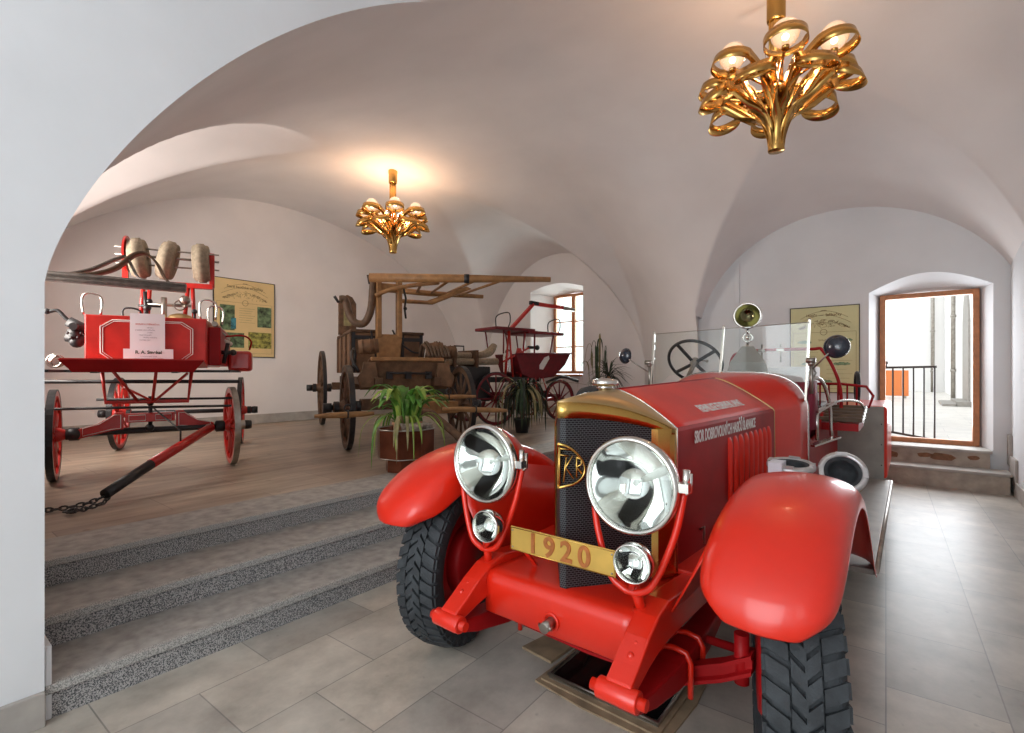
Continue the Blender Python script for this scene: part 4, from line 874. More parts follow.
chain(ch, [(1.36, -.01, .05), (1.44, -.02, .03), (1.50, -.08, .02), (1.55, -.10, .02), (1.60, -.16, .025), (1.56, -.20, .02), (1.60, -.12, .03), (1.62, -.18, .02)])
mb = MB(); mb.tube([(.55, .33, .32), (.55, .33, .45), (.10, .02, .66)], .008, 6); P(A, 'pole_hanger', mb, 'black')
# printed sheets
s1 = thing('paper_sign', 'tall white printed sheet with small lines of text, upper one on the red panel', 'paper', (0, 0, 0))
s2 = thing('paper_sign', 'wide white printed sheet with bold dark letters, lower one on the red panel', 'paper', (0, 0, 0))
for s_, c, wd, ht in ((s1, (.118, -.0, 1.37), .28, .37), (s2, (.128, .01, 1.155), .40, .115)):
    s_.matrix_world = Matrix.Translation((-5.9, 1.65, PZ)) @ Matrix.Rotation(math.radians(-26), 4, 'Z') @ Matrix.Translation(c)
    mb = MB(); mb.bb(-.001, .001, -wd/2, wd/2, -ht/2, ht/2); obj('sheet', mb, 'paper', s_)
B_ = lambda z, y=0: basis((.0022, y, z), (0, 1, 0), (0, 0, 1))
text('heading', 'KONSKÁ STŘÍKAČKA', .02, 'redink', s1, B_(.075), .0004, xs=1)
for i, ln in enumerate(['výrobce', 'pojízdná ruční stříkačka', 'z roku', 'výkon čerpadla', 'obsluha stříkačky', 'hasičský sbor']):
    text('line', ln, .016, 'greyink', s1, B_(.045-.024*i, .02*(-1)**i), .0004)
text('heading', 'R. A. Smekal', .042, 'greenink', s2, B_(.012), .0006, bold=.0012)
text('line', 'továrna na hasicí stroje', .014, 'greyink', s2, B_(-.018), .0004); text('line', 'stříkačky všech druhů a potřeby hasičské', .014, 'greyink', s2, B_(-.040), .0004)
# ---- 2: brown wooden hand pump in the middle
Bw = thing('hand_pump_wagon', 'old brown wooden hand-pump wagon with long pump poles and square boxes, behind the planter', 'fire pump', (-5.3, 4.4, PZ), math.radians(-26))
for (x, y, r) in ((0, -.78, .54), (0, .76, .54), (-3.45, -.80, .70), (-3.45, .78, .70)):
    spoked(Bw, 'wheel', (x, y, r), r, (0, 1, 0), 'oldwood', 'oldwood', 'black', 12, .10, .06, .17, .075)
for x, z in ((0, .54), (-3.45, .70)):
    mb = MB(); mb.tube([(x, -1.0, z), (x, .98, z)], .035, 12)
    for y in (-1.02, 1.0): mb.lathe([(.0001, -.05), (.06, -.05), (.06, .05), (.0001, .05)], (x, y, z), (0, 1, 0), 12)
    P(Bw, 'axle', mb, 'black')
mb = MB(); mb.bb(-.08, .08, -.62, .62, .50, .64); P(Bw, 'axle_beam', mb, 'oldwood', bevel=.012)
mb = MB(); mb.bb(-3.53, -3.37, -.62, .62, .66, .80); P(Bw, 'axle_beam', mb, 'oldwood', bevel=.012)
for y in (-.40, .40):
    mb = MB(); mb.bb(-3.7, .1, y-.05, y+.05, .80, .92); P(Bw, 'side_beam', mb, 'oldwood', bevel=.01)
# flared front trough
mb = MB(); mb.loft([[(-.15, -.60, .76), (-.15, .60, .76)], [(-.05, -.50, 1.16), (-.05, .52, 1.16)]], False); P(Bw, 'front_board', mb, 'boxwood', solid=.04)
for sd in (-1, 1):
    mb = MB(); mb.prism([(sd*.38, .80), (sd*.62, .78), (sd*.66, .92), (sd*.60, 1.0), (sd*.58, 1.12), (sd*.42, 1.12)], 'x', -.02, .03); P(Bw, 'trough_wing', mb, 'boxwood', bevel=.01)
mb = MB(); mb.bb(-.10, .04, -.48, .50, 1.14, 1.19); P(Bw, 'trough_rim', mb, 'polewood', bevel=.008)
mb = MB()
mb.tube([(.05, -.25, .98), (.05, .28, .97)], .015, 8)
for y in (-.25, .0, .28): mb.bb(.0, .06, y-.04, y+.04, .90, 1.0)
P(Bw, 'iron_latch', mb, 'black')
mb = MB(); mb.bb(-.9, -.15, -.45, .45, .92, 1.0); P(Bw, 'water_tank', mb, 'boxwood')
# square boxes either side of the column
def crate(x0, x1, y0, y1, z0, z1):
    e = bpy.data.objects.new('equipment_box', None); COL.objects.link(e); e.parent = Bw
    obj('box', MB().bb(x0, x1, y0, y1, z0, z1), 'boxwood', e, bevel=.01)
    obj('lid', MB().bb(x0-.02, x1+.02, y0-.02, y1+.02, z1, z1+.045), 'oldwood', e, bevel=.012)
    for (ya, yb) in ((y0, y0+.05), (y1-.05, y1)): obj('iron_strap', MB().bb(x1, x1+.012, ya, yb, z0, z1), 'black', e)
    obj('iron_strap', MB().bb(x1, x1+.014, y0, y1, z1-.10, z1-.045), 'black', e)
    n = int((x1-x0)/.5)
    for i in range(n+1):
        x = x0+.03+(x1-x0-.06)*i/max(1, n); obj('box_rib', MB().bb(x-.035, x+.035, y0-.025, y0, z0, z1), 'oldwood', e, bevel=.006)
crate(-2.6, -.92, -.60, -.22, .98, 1.58); crate(-1.9, -.92, .12, .46, .98, 1.56)
# pump column with two posts and a slot
mb = MB(); mb.prism([(-.23, 1.0), (.05, 1.0), (.10, 1.48), (.08, 1.55), (-.26, 1.55), (-.28, 1.48)], 'x', -.86, -.74); P(Bw, 'pump_column', mb, 'polewood', bevel=.012)
for y0, y1 in ((-.27, -.20), (.03, .10)):
    mb = MB(); mb.bb(-.88, -.72, y0, y1, 1.5, 2.36); P(Bw, 'column_post', mb, 'polewood', bevel=.012)
mb = MB(); mb.bb(-.86, -.74, -.22, .05, 2.18, 2.30); P(Bw, 'column_head', mb, 'polewood', bevel=.01)
mb = MB(); mb.tube([(-.8, .13, 2.28), (-.8, .17, 2.1), (-.8, .15, 1.95), (-.8, .17, 1.8)], .016, 8); mb.sphere((-.8, .16, 1.95), .03, 8); mb.tube([(-.8, -.30, 1.3), (-.8, -.34, 1.6)], .015, 8); P(Bw, 'iron_bracket', mb, 'black')
mb = MB(); mb.prism([(-.68, 1.60), (-.40, 1.60), (-.40, 2.12), (-.46, 2.22), (-.54, 2.26), (-.62, 2.22), (-.68, 2.12), (-.68, 1.60)][:-1], 'x', -1.9, -1.84); P(Bw, 'back_plate', mb, 'oldwood', bevel=.01)
mb = MB(); mb.prism([(-.60, 1.75), (-.48, 1.75), (-.48, 2.05), (-.60, 2.05)], 'x', -1.838, -1.83); P(Bw, 'back_plate_panel', mb, 'dry', label='pale green painted panel')
# draped suction hose
mb = MB(); mb.tube(bez([(-1.0, -.76, 2.06), (-1.0, -.68, 2.05), (-1.0, -.62, 1.84), (-.95, -.54, 1.72), (-.9, -.42, 1.72), (-.85, -.34, 1.9), (-.85, -.31, 2.2), (-.85, -.30, 2.36)], 6), .055, 14); P(Bw, 'suction_hose', mb, 'leather')
mb = MB(); mb.tube([(-1.0, -.83, 2.10), (-1.0, -.78, 2.02), (-1.0, -.72, 2.04)], .022, 8); mb.tube([(-.85, -.38, 2.42), (-.85, -.36, 2.30), (-.85, -.28, 2.28)], .018, 8); P(Bw, 'hose_hook', mb, 'black')
# pump poles: two long tapered rails with rungs, tipped out over the front
pa, pb, qa, qb = Vector((-.35, -.44, 2.29)), Vector((.55, 1.90, 2.30)), Vector((-.75, .10, 2.26)), Vector((-1.15, 1.15, 2.02))
mb = MB(); mb.tube([pa, pa.lerp(pb, .5), pb], [.062, .058, .036], 16); P(Bw, 'pump_pole', mb, 'polewood')
mb = MB(); d_ = (pb-pa).normalized(); c_ = pa.lerp(pb, .53); mb.tube([c_-d_*.035, c_+d_*.035], .064, 16); P(Bw, 'pole_band', mb, 'black')
mb = MB(); mb.tube([(-1.3, .0, 2.30), (-1.15, .62, 2.26), (-.85, 1.45, 2.22)], [.045, .045, .03], 12); P(Bw, 'pump_pole', mb, 'polewood')
mb = MB(); mb.tube(bez([(-.70, -.30, 2.10), (-.62, -.10, 2.19), (-.45, .2, 2.25), (-.2, .5, 2.27)], 5), [.03]*16, 10); P(Bw, 'pole_brace', mb, 'polewood')
mb = MB(); mb.loft([[(-1.25, .15, 2.14), (-1.2, .15, 2.10)], [(-.95, .55, 2.10), (-.9, .6, 2.05)], [(-.4, 1.0, 2.28), (-.35, 1.05, 2.24)]]); P(Bw, 'cross_board', mb, 'polewood', solid=.05)
for t in (.30, .45, .60, .75):
    a = pa.lerp(pb, t); b = Vector((-1.3+.45*t, .0+1.45*t, 2.30-.08*t)); mb = MB(); mb.tube([a, b], .020, 8); P(Bw, 'rung', mb, 'polewood')
# buckets and drums
for (c, r, L_) in (((-.30, -.46, 1.34), .105, .26), ((-.40, .50, 1.31), .12, .24), ((-.5, .76, 1.29), .10, .2)):
    mb = MB(); mb.lathe([(.0001, -L_/2), (r*.9, -L_/2), (r, 0), (r*.9, L_/2), (.0001, L_/2)], c, (.15, 1, .1), 20)
    for h in (-.08, .02, .08): mb.torus(Vector(c)+Vector((.15, 1, .1)).normalized()*h, (.15, 1, .1), r*1.0, .007, 20, 6)
    P(Bw, 'hose_drum', mb, 'boxwood')
mb = MB()
for k_ in range(7):
    y = .28+.05*k_; mb.tube(bez([(-.45, y, 1.20), (-.42, y+.03, 1.38+.05*math.sin(k_*2)), (-.3, y+.06, 1.35), (-.2, y+.08, 1.2)], 3), .022, 6)
P(Bw, 'coiled_rope', mb, 'leather')
mb = MB(); mb.tube(bez([(-.85, -.02, 1.62), (-.78, .06, 1.45), (-.74, .25, 1.30), (-.74, .40, 1.28)], 6), .014, 8); P(Bw, 'lead_pipe', mb, 'black')
mb = MB(); mb.tube(bez([(-.80, -.56, 1.25), (-.4, -.66, 1.28), (-.1, -.70, 1.15), (.0, -.64, 1.0)], 6), .022, 8); mb.torus((-.55, -.62, 1.2), (0, 1, 0), .12, .02, 20, 8); P(Bw, 'brake_crank', mb, 'black')
# singletrees hung on the pole
for (a, b, r) in (((1.0, -1.24, .52), (1.0, -.62, .53), .034), ((.55, -.08, .68), (.52, .78, .67), .03), ((.92, .20, .55), (.90, 1.06, .50), .036)):
    mb = MB(); a = Vector(a); b = Vector(b); mb.tube([a, a.lerp(b, .25), a.lerp(b, .5), a.lerp(b, .8), b], [r*.55, r*.9, r, r*.9, r*.55], 12); P(Bw, 'singletree', mb, 'polewood')
for c in ((.92, .62, .53), (.53, .40, .67), (1.0, -.9, .53)):
    mb = MB(); mb.torus(c, (0, 1, 0), .04, .01, 16, 6); mb.torus((c[0], c[1], c[2]+.07), (1, 0, 0), .035, .009, 16, 6); P(Bw, 'iron_ring', mb, 'black')
mb = MB(); mb.tube([(.05, .0, .52), (.95, .05, .5), (2.0, .35, .08)], [.05, .048, .04], 12); P(Bw, 'draught_pole', mb, 'oldwood')
mb = MB(); mb.bb(.1, .3, -.1, .62, .44, .60); P(Bw, 'pole_block', mb, 'polewood', bevel=.01)
# ---- 3: dark red pump by the window
Cw = thing('hand_pump_wagon', 'dark wine-red horse-drawn pump wagon with seats and raised arm, in front of the window', 'fire pump', (-6.3, 8.45, PZ), math.radians(78))
for (x, y, r) in ((-1.23, -.5, .50), (-1.23, .5, .50), (.44, -.5, .42), (.44, .5, .42)):
    spoked(Cw, 'wheel', (x, y, r), r, (0, 1, 0), 'winered', 'winered', 'black', 12, .07, .045, .12)
for x, z in ((-1.23, .50), (.44, .42)):
    mb = MB(); mb.tube([(x, -.64, z), (x, .64, z)], .026, 10)
    P(Cw, 'axle', mb, 'steel')
    mb = MB(); mb.bb(x-.06, x+.06, -.45, .45, z+.02, z+.12); P(Cw, 'bolster', mb, 'winered')
mb = MB(); mb.bb(-1.3, .5, -.05, .05, .50, .60); P(Cw, 'perch_beam', mb, 'winered')
mb = MB(); mb.tube([(-.15, -.45, .44), (.30, -.45, .44)], .04, 10); P(Cw, 'step_roller', mb, 'cartred')
# boat-shaped body
mb = MB(); mb.prism([(-.62, 1.36), (.95, 1.40), (.78, 1.15), (.45, .90), (-.1, .84), (-.45, .95)], 'y', -.34, .34); P(Cw, 'boat_body', mb, 'winered', bevel=.015)
mb = MB(); mb.tube([(-.62, -.35, 1.36), (.97, -.35, 1.405)], .016, 8); P(Cw, 'body_rim', mb, 'winered')
mb = MB(); mb.prism([(.02, 1.06), (.12, 1.05), (.30, 1.28), (.28, 1.34), (.16, 1.30), (.02, 1.14)], 'y', -.35, -.342); P(Cw, 'painted_crest', mb, 'white', label='pale painted shield on the body side')
mb = MB(); mb.bb(-1.55, .1, -.30, .30, .80, .90); P(Cw, 'chassis', mb, 'black')
# seats
for (x0, x1, z) in ((-1.15, -.16, 1.84), (-.34, .66, 1.80)):
    mb = MB(); mb.bb(x0, x1, -.42, .30, z-.03, z+.03); P(Cw, 'seat', mb, 'winered', bevel=.012)
    for x in (x0+.22, x1-.25):
        for y in (-.36, .24):
            mb = MB(); mb.tube([(x, y, z), (x+.10*(1 if x < 0 else -1)*.5, y*.8, z-.48)], .016, 8); P(Cw, 'seat_leg', mb, 'winered')
for (x, z) in ((-.95, 1.87), (.42, 1.83)):
    mb = MB(); mb.tube(bez([(x-.17, -.36, z), (x-.17, -.36, z+.17), (x-.05, -.36, z+.25), (x+.15, -.36, z+.28), (x+.18, -.36, z+.12), (x+.13, -.36, z)], 5), .012, 8); P(Cw, 'seat_handrail', mb, 'black')
# pump works between the seats
mb = MB()
for (x, dx) in ((-.85, .1), (-.65, -.1), (-.45, .12)): mb.tube([(x, -.3, .9), (x+dx, -.3, 1.82)], .022, 8)
P(Cw, 'works_strut', mb, 'cartred')
mb = MB(); mb.lathe([(.09, 0), (.10, .3), (.07, .42), (.02, .46)], (-.62, -.1, 1.0), (0, 0, 1), 20); P(Cw, 'air_vessel', mb, 'chrome')
mb = MB(); mb.lathe([(.07, 0), (.08, .4), (.05, .5)], (-.40, -.2, .98), (0, 0, 1), 16); mb.tube([(-.9, -.3, 1.2), (-.2, -.3, 1.5)], .02, 8); P(Cw, 'pump_cylinder', mb, 'cartred')
mb = MB(); mb.tube([(-.25, -.3, 1.50), (-.05, -.3, 1.50)], .03, 8); mb.sphere((-.02, -.32, 1.50), .055, 10); P(Cw, 'works_knob', mb, 'black')
# raised pump arm
mb = MB(); mb.bar((-.62, -.1, 1.80), (.06, -.1, 2.42), .06, .08, (0, 1, 0)); P(Cw, 'arm_lower', mb, 'cartred', bevel=.006)
mb = MB(); mb.bar((.0, -.1, 2.44), (.95, -.1, 2.42), .06, .08); P(Cw, 'arm_upper', mb, 'cartred', bevel=.006)
mb = MB(); mb.tube([(.95, -.1, 2.42), (1.3, -.1, 2.40)], .04, 10); P(Cw, 'arm_grip', mb, 'steel')
mb = MB(); mb.bar((-.02, -.1, 2.45), (.2, -.1, 2.44), .07, .075); P(Cw, 'arm_joint', mb, 'black')
# hoses at the back, tank below
for k_ in range(3):
    mb = MB(); mb.tube([(-2.15, -.3+.16*k_, 1.18+.0*k_), (-1.05, -.3+.16*k_, 1.20)], .065, 12); P(Cw, 'suction_hose', mb, 'canvas')
for k_ in range(2):
    mb = MB(); mb.tube(bez([(-2.15, -.22+.16*k_, 1.30), (-1.5, -.22+.16*k_, 1.31), (-1.15, -.2+.16*k_, 1.36), (-1.0, -.15, 1.52)], 4), .06, 12); P(Cw, 'suction_hose', mb, 'canvas')
mb = MB(); mb.bb(-1.62, -1.57, -.42, .2, 1.08, 1.40); mb.bb(-2.1, -2.05, -.42, .2, 1.08, 1.36); P(Cw, 'hose_strap', mb, 'oldwood')
mb = MB(); mb.bb(-2.2, -1.28, -.40, .40, .45, 1.10); P(Cw, 'rear_tank', mb, 'black', bevel=.02)
mb = MB(); mb.tube([(-2.1, -.42, 1.38), (-2.1, -.42, 1.46), (-1.9, -.42, 1.46), (-1.9, -.42, 1.38)], .014, 8); P(Cw, 'tank_handle', mb, 'black')
mb = MB(); mb.tube(bez([(.1, -.46, .78), (.5, -.52, .90), (1.0, -.5, .80)], 5), .03, 8); P(Cw, 'leaf_spring', mb, 'black')
for k_ in range(5):
    mb = MB(); x = -.3+.1*k_; mb.tube([(x, -.36, .88), (x+.04*(k_-2), -.40, .60)], .014, 6); P(Cw, 'spring_rod', mb, 'steel' if k_ % 2 else 'cartred')
# ================================================================== CHANDELIERS
def chandelier(loc, label, rz, cup=.17, watts=70):
    e = thing('chandelier', label, 'lamp', loc, rz, 'brass ribbon chandeliers')   # origin at the ring centre
    zt = 4.72-loc[2]
    mb = MB(); mb.tube([(0, 0, -.05), (0, 0, zt-.10)], .050, 16)
    for a in range(6): mb.tube([(.05*math.cos(a), .05*math.sin(a), -.05), (.05*math.cos(a), .05*math.sin(a), zt-.1)], .008, 6)
    obj('stem', mb, 'lampgold', e)
    mb = MB(); mb.lathe([(.0001, zt-cup), (.066, zt-cup), (.070, zt-cup+.01), (.070, zt-.02), (.075, zt), (.075, zt+.08)], (0, 0, 0), (0, 0, 1), 28); obj('ceiling_cup', mb, 'lampgold', e)
    mb = MB(); mb.lathe([(.0001, -.60), (.058, -.60), (.062, -.59), (.058, -.50), (.040, -.35), (.035, -.05), (.0001, -.05)], (0, 0, 0), (0, 0, 1), 28); obj('bottom_cup', mb, 'lampgold', e)
    mb = MB(); mb.sphere((0, 0, -.12), .075, 18); obj('centre_ball', mb, 'lampgold', e)
    def petal(a, zo, ln, rr, lift):
        # closed ribbon: hub -> out along one side -> round -> back
        half = [(.045, .010, -.57), (.055, .018, -.45), (.09, .036, -.32), (.165, .065, -.20), (.26, rr*.72, -.125)]
        half = [(r*ln, s, z+zo*min(1, (z+.56)/.4)) for r, s, z in half]
        cr, cz = (.445)*ln, -.055+zo
        loop = []
        for i in range(0, 13):
            t = -PI*.66+PI*1.32*i/12
            loop.append((cr+rr*math.cos(t), rr*math.sin(t), cz+lift*(math.cos(t))))
        pts = [(r, -s, z) for r, s, z in half]+loop+[(r, s, z) for r, s, z in reversed(half)]
        pts = [Vector(p) for p in bez(pts, 3)]; n = len(pts); A_ = []; B2 = []
        for i, p in enumerate(pts):
            tg = (pts[min(i+1, n-1)]-pts[max(i-1, 0)]).normalized()
            up = Vector((-.35, 0, 1)); up = (up-tg*up.dot(tg)).normalized()
            near = max(0, min(1, (.26-p.x)/.2)); tang = Vector((0, 1 if i < n/2 else -1, 0)); tang = (tang-tg*tang.dot(tg)).normalized()
            wv = (up*(1-near)+tang*near*(-1 if i < n/2 else -1)).normalized(); hw = .044*(1-.35*near)
            R_ = Matrix.Rotation(a, 3, 'Z'); A_.append(R_ @ (p-wv*hw)); B2.append(R_ @ (p+wv*hw))
        mb = MB(); mb.loft([A_, B2]); RA = []; RB = []
        for i in range(9):
            t = PI*.66+PI*.68*i/8; p = Vector((cr+rr*math.cos(t), rr*math.sin(t), cz+lift*math.cos(t))); wv = Vector((-.35, 0, 1)).normalized()*.036
            RA.append(R_ @ (p-wv)); RB.append(R_ @ (p+wv))
        mb.loft([RA, RB]); obj('brass_petal', mb, 'lampgold', e, solid=.003)
    N_ = 7
    for i in range(N_):
        a = 2*PI*i/N_
        petal(a, .085, 1.0, .145, .015); petal(a+PI/N_, -.08, 1.02, .138, -.05)
        c = Vector((.44*math.cos(a), .44*math.sin(a), .085))
        mb = MB(); mb.sphere(c, .10, 20); b_ = obj('globe', mb, 'globe', e)
        mb = MB(); mb.sphere(c-Vector((0, 0, .03)), .024, 10); obj('filament', mb, 'bulbcore', b_)
        mb = MB(); d_ = Vector((math.cos(a), math.sin(a), 0)); mb.tube([d_*.03+Vector((0, 0, -.10)), d_*.30+Vector((0, 0, -.045)), c-Vector((0, 0, .08))], .010, 8); mb.tube([c-Vector((0, 0, .12)), c-Vector((0, 0, .07))], .026, 12); obj('lamp_arm', mb, 'lampgold', e)
    l = bpy.data.lights.new('lamp_light', 'POINT'); l.energy = watts; l.color = (1, .64, .40); l.shadow_soft_size = .10
    o = bpy.data.objects.new('lamp_light', l); COL.objects.link(o); o.parent = e; o.location = (0, 0, .06)
    return e
LAMP_W = 70
def globe_mat():
    m, t, p = nm('clear_lit_globe'); N = t.nodes; L = t.links; N.remove(p)
    tr = N.new('ShaderNodeBsdfTransparent'); em = N.new('ShaderNodeEmission'); em.inputs[0].default_value = (1, .60, .36, 1); em.inputs[1].default_value = 1.25
    gl = N.new('ShaderNodeBsdfGlossy'); gl.inputs['Roughness'].default_value = .03; lw = N.new('ShaderNodeLayerWeight'); lw.inputs[0].default_value = .35
    mx = N.new('ShaderNodeMixShader'); mx.inputs[0].default_value = .62; L.new(tr.outputs[0], mx.inputs[1]); L.new(em.outputs[0], mx.inputs[2])
    m2 = N.new('ShaderNodeMixShader'); L.new(lw.outputs['Facing'], m2.inputs[0]); L.new(mx.outputs[0], m2.inputs[1]); L.new(gl.outputs[0], m2.inputs[2]); L.new(m2.outputs[0], N['Material Output'].inputs[0]); return m
M['globe'] = globe_mat()
chandelier((-6.72, 5.27, 3.99), 'brass ribbon chandelier with lit globes hanging over the raised hall floor', .3)
chandelier((-.85, 4.52, 3.80), 'brass ribbon chandelier with lit globes hanging above the fire truck', -.35, .46, 32)
# ================================================================== POSTERS
def poster(name, label, o, xdir, wd, ht, paper, kind):
    e = thing(name, label, 'poster', (0, 0, 0)); x = Vector(xdir); z = Vector((0, 0, 1)); n = x.cross(z)
    Mx = Matrix(((x.x, z.x, n.x, o[0]), (x.y, z.y, n.y, o[1]), (x.z, z.z, n.z, o[2]), (0, 0, 0, 1))); e.matrix_world = Mx
    def bx(nm_, x0, x1, y0, y1, z0, z1, m, **k): return obj(nm_, MB().bb(x0, x1, y0, y1, z0, z1), m, e, **k)
    bx('board', 0, wd, 0, ht, .002, .022, paper)
    for a in ((0, .012, 0, ht), (wd-.012, wd, 0, ht), (.012, wd-.012, 0, .012), (.012, wd-.012, ht-.012, ht)): bx('frame_strip', *a, .002, .028, 'railiron')
    # line border, roundel
    mb = MB(); yb = ht*.70; mb.tube([(.05*wd, .05*ht, .0235), (.95*wd, .05*ht, .0235), (.95*wd, yb, .0235), (.05*wd, yb, .0235)], .0025, 5, True); obj('border_line', mb, 'sepia', e)
    mb = MB(); mb.torus((wd*.5, yb, .0235), (0, 0, 1), .035*wd+.012, .003, 24, 5); obj('roundel', mb, 'sepia', e)
    # banner and line-engraved heap of tools at the head
    mb = MB(); mb.tube([(wd*t, ht*(.80+.10*math.sin(PI*(t-.12)/.76)), .0235) for t in [.12+.76*i/16 for i in range(17)]], .0022, 5); mb.tube([(wd*t, ht*(.845+.10*math.sin(PI*(t-.12)/.76)), .0235) for t in [.16+.68*i/16 for i in range(17)]], .0022, 5); obj('banner_line', mb, 'sepia', e)
    text('banner_text', 'Staré hasičské stříkačky' if kind == 1 else 'Hasiči  —  Stříkačky', .060*wd/1.0, 'sepia', e, basis((wd*.5, ht*.885, .0232), (1, 0, 0), (0, 1, 0)), .0004, bold=.0008)
    rnd = random.Random(kind); mb = MB()
    for i in range(150):
        t = rnd.uniform(-1, 1); r = rnd.random()**.6; cx = wd*(.5+.36*t); cy = ht*(.745+.10*(1-t*t)*r); a = rnd.uniform(0, PI); l = rnd.uniform(.01, .04)*wd
        mb.bar((cx-l*math.cos(a), cy-l*.6*math.sin(a), .0232), (cx+l*math.cos(a), cy+l*.6*math.sin(a), .0232), .0035, .001, (0, 0, 1))
    s_ = obj('engraving', mb, 'sepia', e); s_['kind'] = 'stuff'
    mb = MB()
    for j in range(3): mb.bar((wd*(.47-.01*j), ht*(.955-.004*j), .0232), (wd*(.53+.01*j), ht*(.955-.004*j), .0232), .003, .001)
    obj('crest', mb, 'sepia', e)
    if kind == 1:
        bx('photo', wd*.10, wd*.33, ht*.34, ht*.66, .022, .0245, 'photo1'); bx('photo', wd*.27, wd*.35, ht*.36, ht*.50, .0245, .0255, 'photo2')
        bx('photo', wd*.70, wd*.94, ht*.40, ht*.67, .022, .0245, 'photo1'); bx('photo', wd*.55, wd*.94, ht*.12, ht*.33, .022, .0245, 'photo3'); bx('photo', wd*.10, wd*.48, ht*.12, ht*.31, .022, .0245, 'photo1')
        for k in range(7):
            mb = MB(); mb.bar((wd*.40, ht*(.63-.03*k), .0232), (wd*(.66-.03*(k % 3)), ht*(.63-.03*k), .0232), .0045, .001, (0, 0, 1)); obj('text_line', mb, 'dry', e)
    else:
        for (cx, cy, w_) in ((.22, .585, .10), (.78, .60, .12), (.75, .33, .12), (.28, .33, .10), (.5, .13, .12)):
            mb = MB(); mb.lathe([(.0001, .0015), (1, .0015), (1, 0)], (0, 0, 0), (0, 0, 1), 20, False)
            mb.v = [(wd*cx+v[0]*w_*wd+0.006*math.sin(9*v[0]), ht*cy+v[1]*.018*ht+.01*math.sin(7*v[0])**2, .022+v[2]) for v in mb.v]; obj('engraved_engine', mb, 'greenprint', e)
        text('caption', 'Stříkačky', .04*wd, 'sepia', e, basis((wd*.5, ht*.60, .0232), (1, 0, 0), (0, 1, 0)), .0004)
        for k in range(9):
            y = .52-.05*k
            for (a, b) in ((.1, .46), (.54, .9)):
                mb = MB(); mb.bar((wd*a, ht*y, .0232), (wd*(b-.04*(k % 3)), ht*y, .0232), .003, .001, (0, 0, 1)); obj('text_line', mb, 'dry', e)
    return e
poster('wall_poster', 'tan framed poster with green photographs on the back wall right of the red pump', (XL, 3.72, 1.70), (0, 1, 0), 1.12, 1.46, 'poster1', 1)
poster('wall_poster', 'olive framed poster with engraved drawings on the end wall beside the courtyard door', (-1.40, YE, 1.115), (1, 0, 0), .86, 1.245, 'poster2', 2)
# ================================================================== PLANTS
def leaf(pts, w, m, par, name='leaf', fold=.3, tip=.0):
    pts = bez(pts, 5); n = len(pts); L_ = []; C_ = []; R_ = []
    for i, p in enumerate(pts):
        t = i/(n-1); tg = (pts[min(i+1, n-1)]-pts[max(i-1, 0)]).normalized(); s_ = tg.cross(Vector((0, 0, 1)))
        if s_.length < .05: s_ = tg.orthogonal()
        s_.normalize(); up = s_.cross(tg); ww = w*(math.sin(PI*min(1, t*.85+.12))**.8)*(1 if t < .98 else .1)
        L_.append(p-s_*ww+up*ww*fold); C_.append(p); R_.append(p+s_*ww+up*ww*fold)
    mb = MB(); mb.loft([L_, C_, R_]); return obj(name, mb, m, par, solid=.0015)
pl_ = thing('potted_plant', 'brown copper tub of arching bright green leaves on the hall floor above the steps', 'plant', (-3.98, 3.28, PZ+.004), .25)
oct_ = lambda r, sx=1.0: [(sx*r*math.cos(PI/8+PI/4*i), r*math.sin(PI/8+PI/4*i)) for i in range(8)]
mb = MB(); mb.loft([[(x, y, z) for x, y in oct_(r)] for r, z in ((.20, 0), (.20, .13), (.285, .14), (.29, .42), (.27, .42), (.26, .36))], False, True); mb.add([(x, y, .35) for x, y in oct_(.265)], [tuple(range(8))]); mb.add([(x, y, 0.002) for x, y in oct_(.2)], [tuple(range(8))]); tub = obj('tub', mb, 'potcopper', pl_)
mb = MB(); mb.tube([(x, y, .42) for x, y in oct_(.288)], .008, 6, True); mb.tube([(x, y, .14) for x, y in oct_(.287)], .006, 6, True); obj('tub_rim', mb, 'steel', tub)
for (x, y, r, m_) in ((.05, -.02, .075, 'soil'), (.15, .10, .085, 'soil'), (-.1, .05, .08, 'potclay'), (.02, .14, .07, 'potclay'), (.16, -.06, .07, 'soil')):
    mb = MB(); mb.lathe([(.0001, 0), (r*.75, 0), (r, .10), (r*1.1, .105), (r*1.1, .13), (r*.95, .13), (r*.9, .11), (.0001, .11)], (x, y, .345), (0, 0, 1), 18); obj('inner_pot', mb, m_, pl_)
rnd = random.Random(3)
for i in range(30):
    a = 2*PI*i/30+rnd.uniform(-.2, .2); L_ = rnd.uniform(.30, .50); up = rnd.uniform(.20, .42); r0 = .05
    d = Vector((math.cos(a), math.sin(a), 0)); b = Vector((rnd.uniform(-.06, .06), rnd.uniform(-.06, .1), .44))
    leaf([b+d*r0, b+d*(L_*.35)+Vector((0, 0, up*.8)), b+d*(L_*.7)+Vector((0, 0, up)), b+d*L_+Vector((0, 0, up*.72))], rnd.uniform(.028, .048), 'leaf' if i % 4 else 'leafy', pl_)
for i in range(22):   # hanging variegated leaves
    a = rnd.uniform(PI*.55, PI*1.75) if i < 14 else rnd.uniform(-.7, .6); a -= .6
    d = Vector((math.cos(a), math.sin(a), 0)); b = Vector((0, 0, .46)); L_ = rnd.uniform(.32, .46); dr = rnd.uniform(.1, .42)
    leaf([b+d*.08, b+d*(L_*.6)+Vector((0, 0, .10)), b+d*(L_*.95)+Vector((0, 0, -.02)), b+d*(L_*1.05)+Vector((0, 0, -dr))], rnd.uniform(.010, .018), 'leafy' if i % 2 else ('leaf' if i < 14 else 'dry'), pl_)
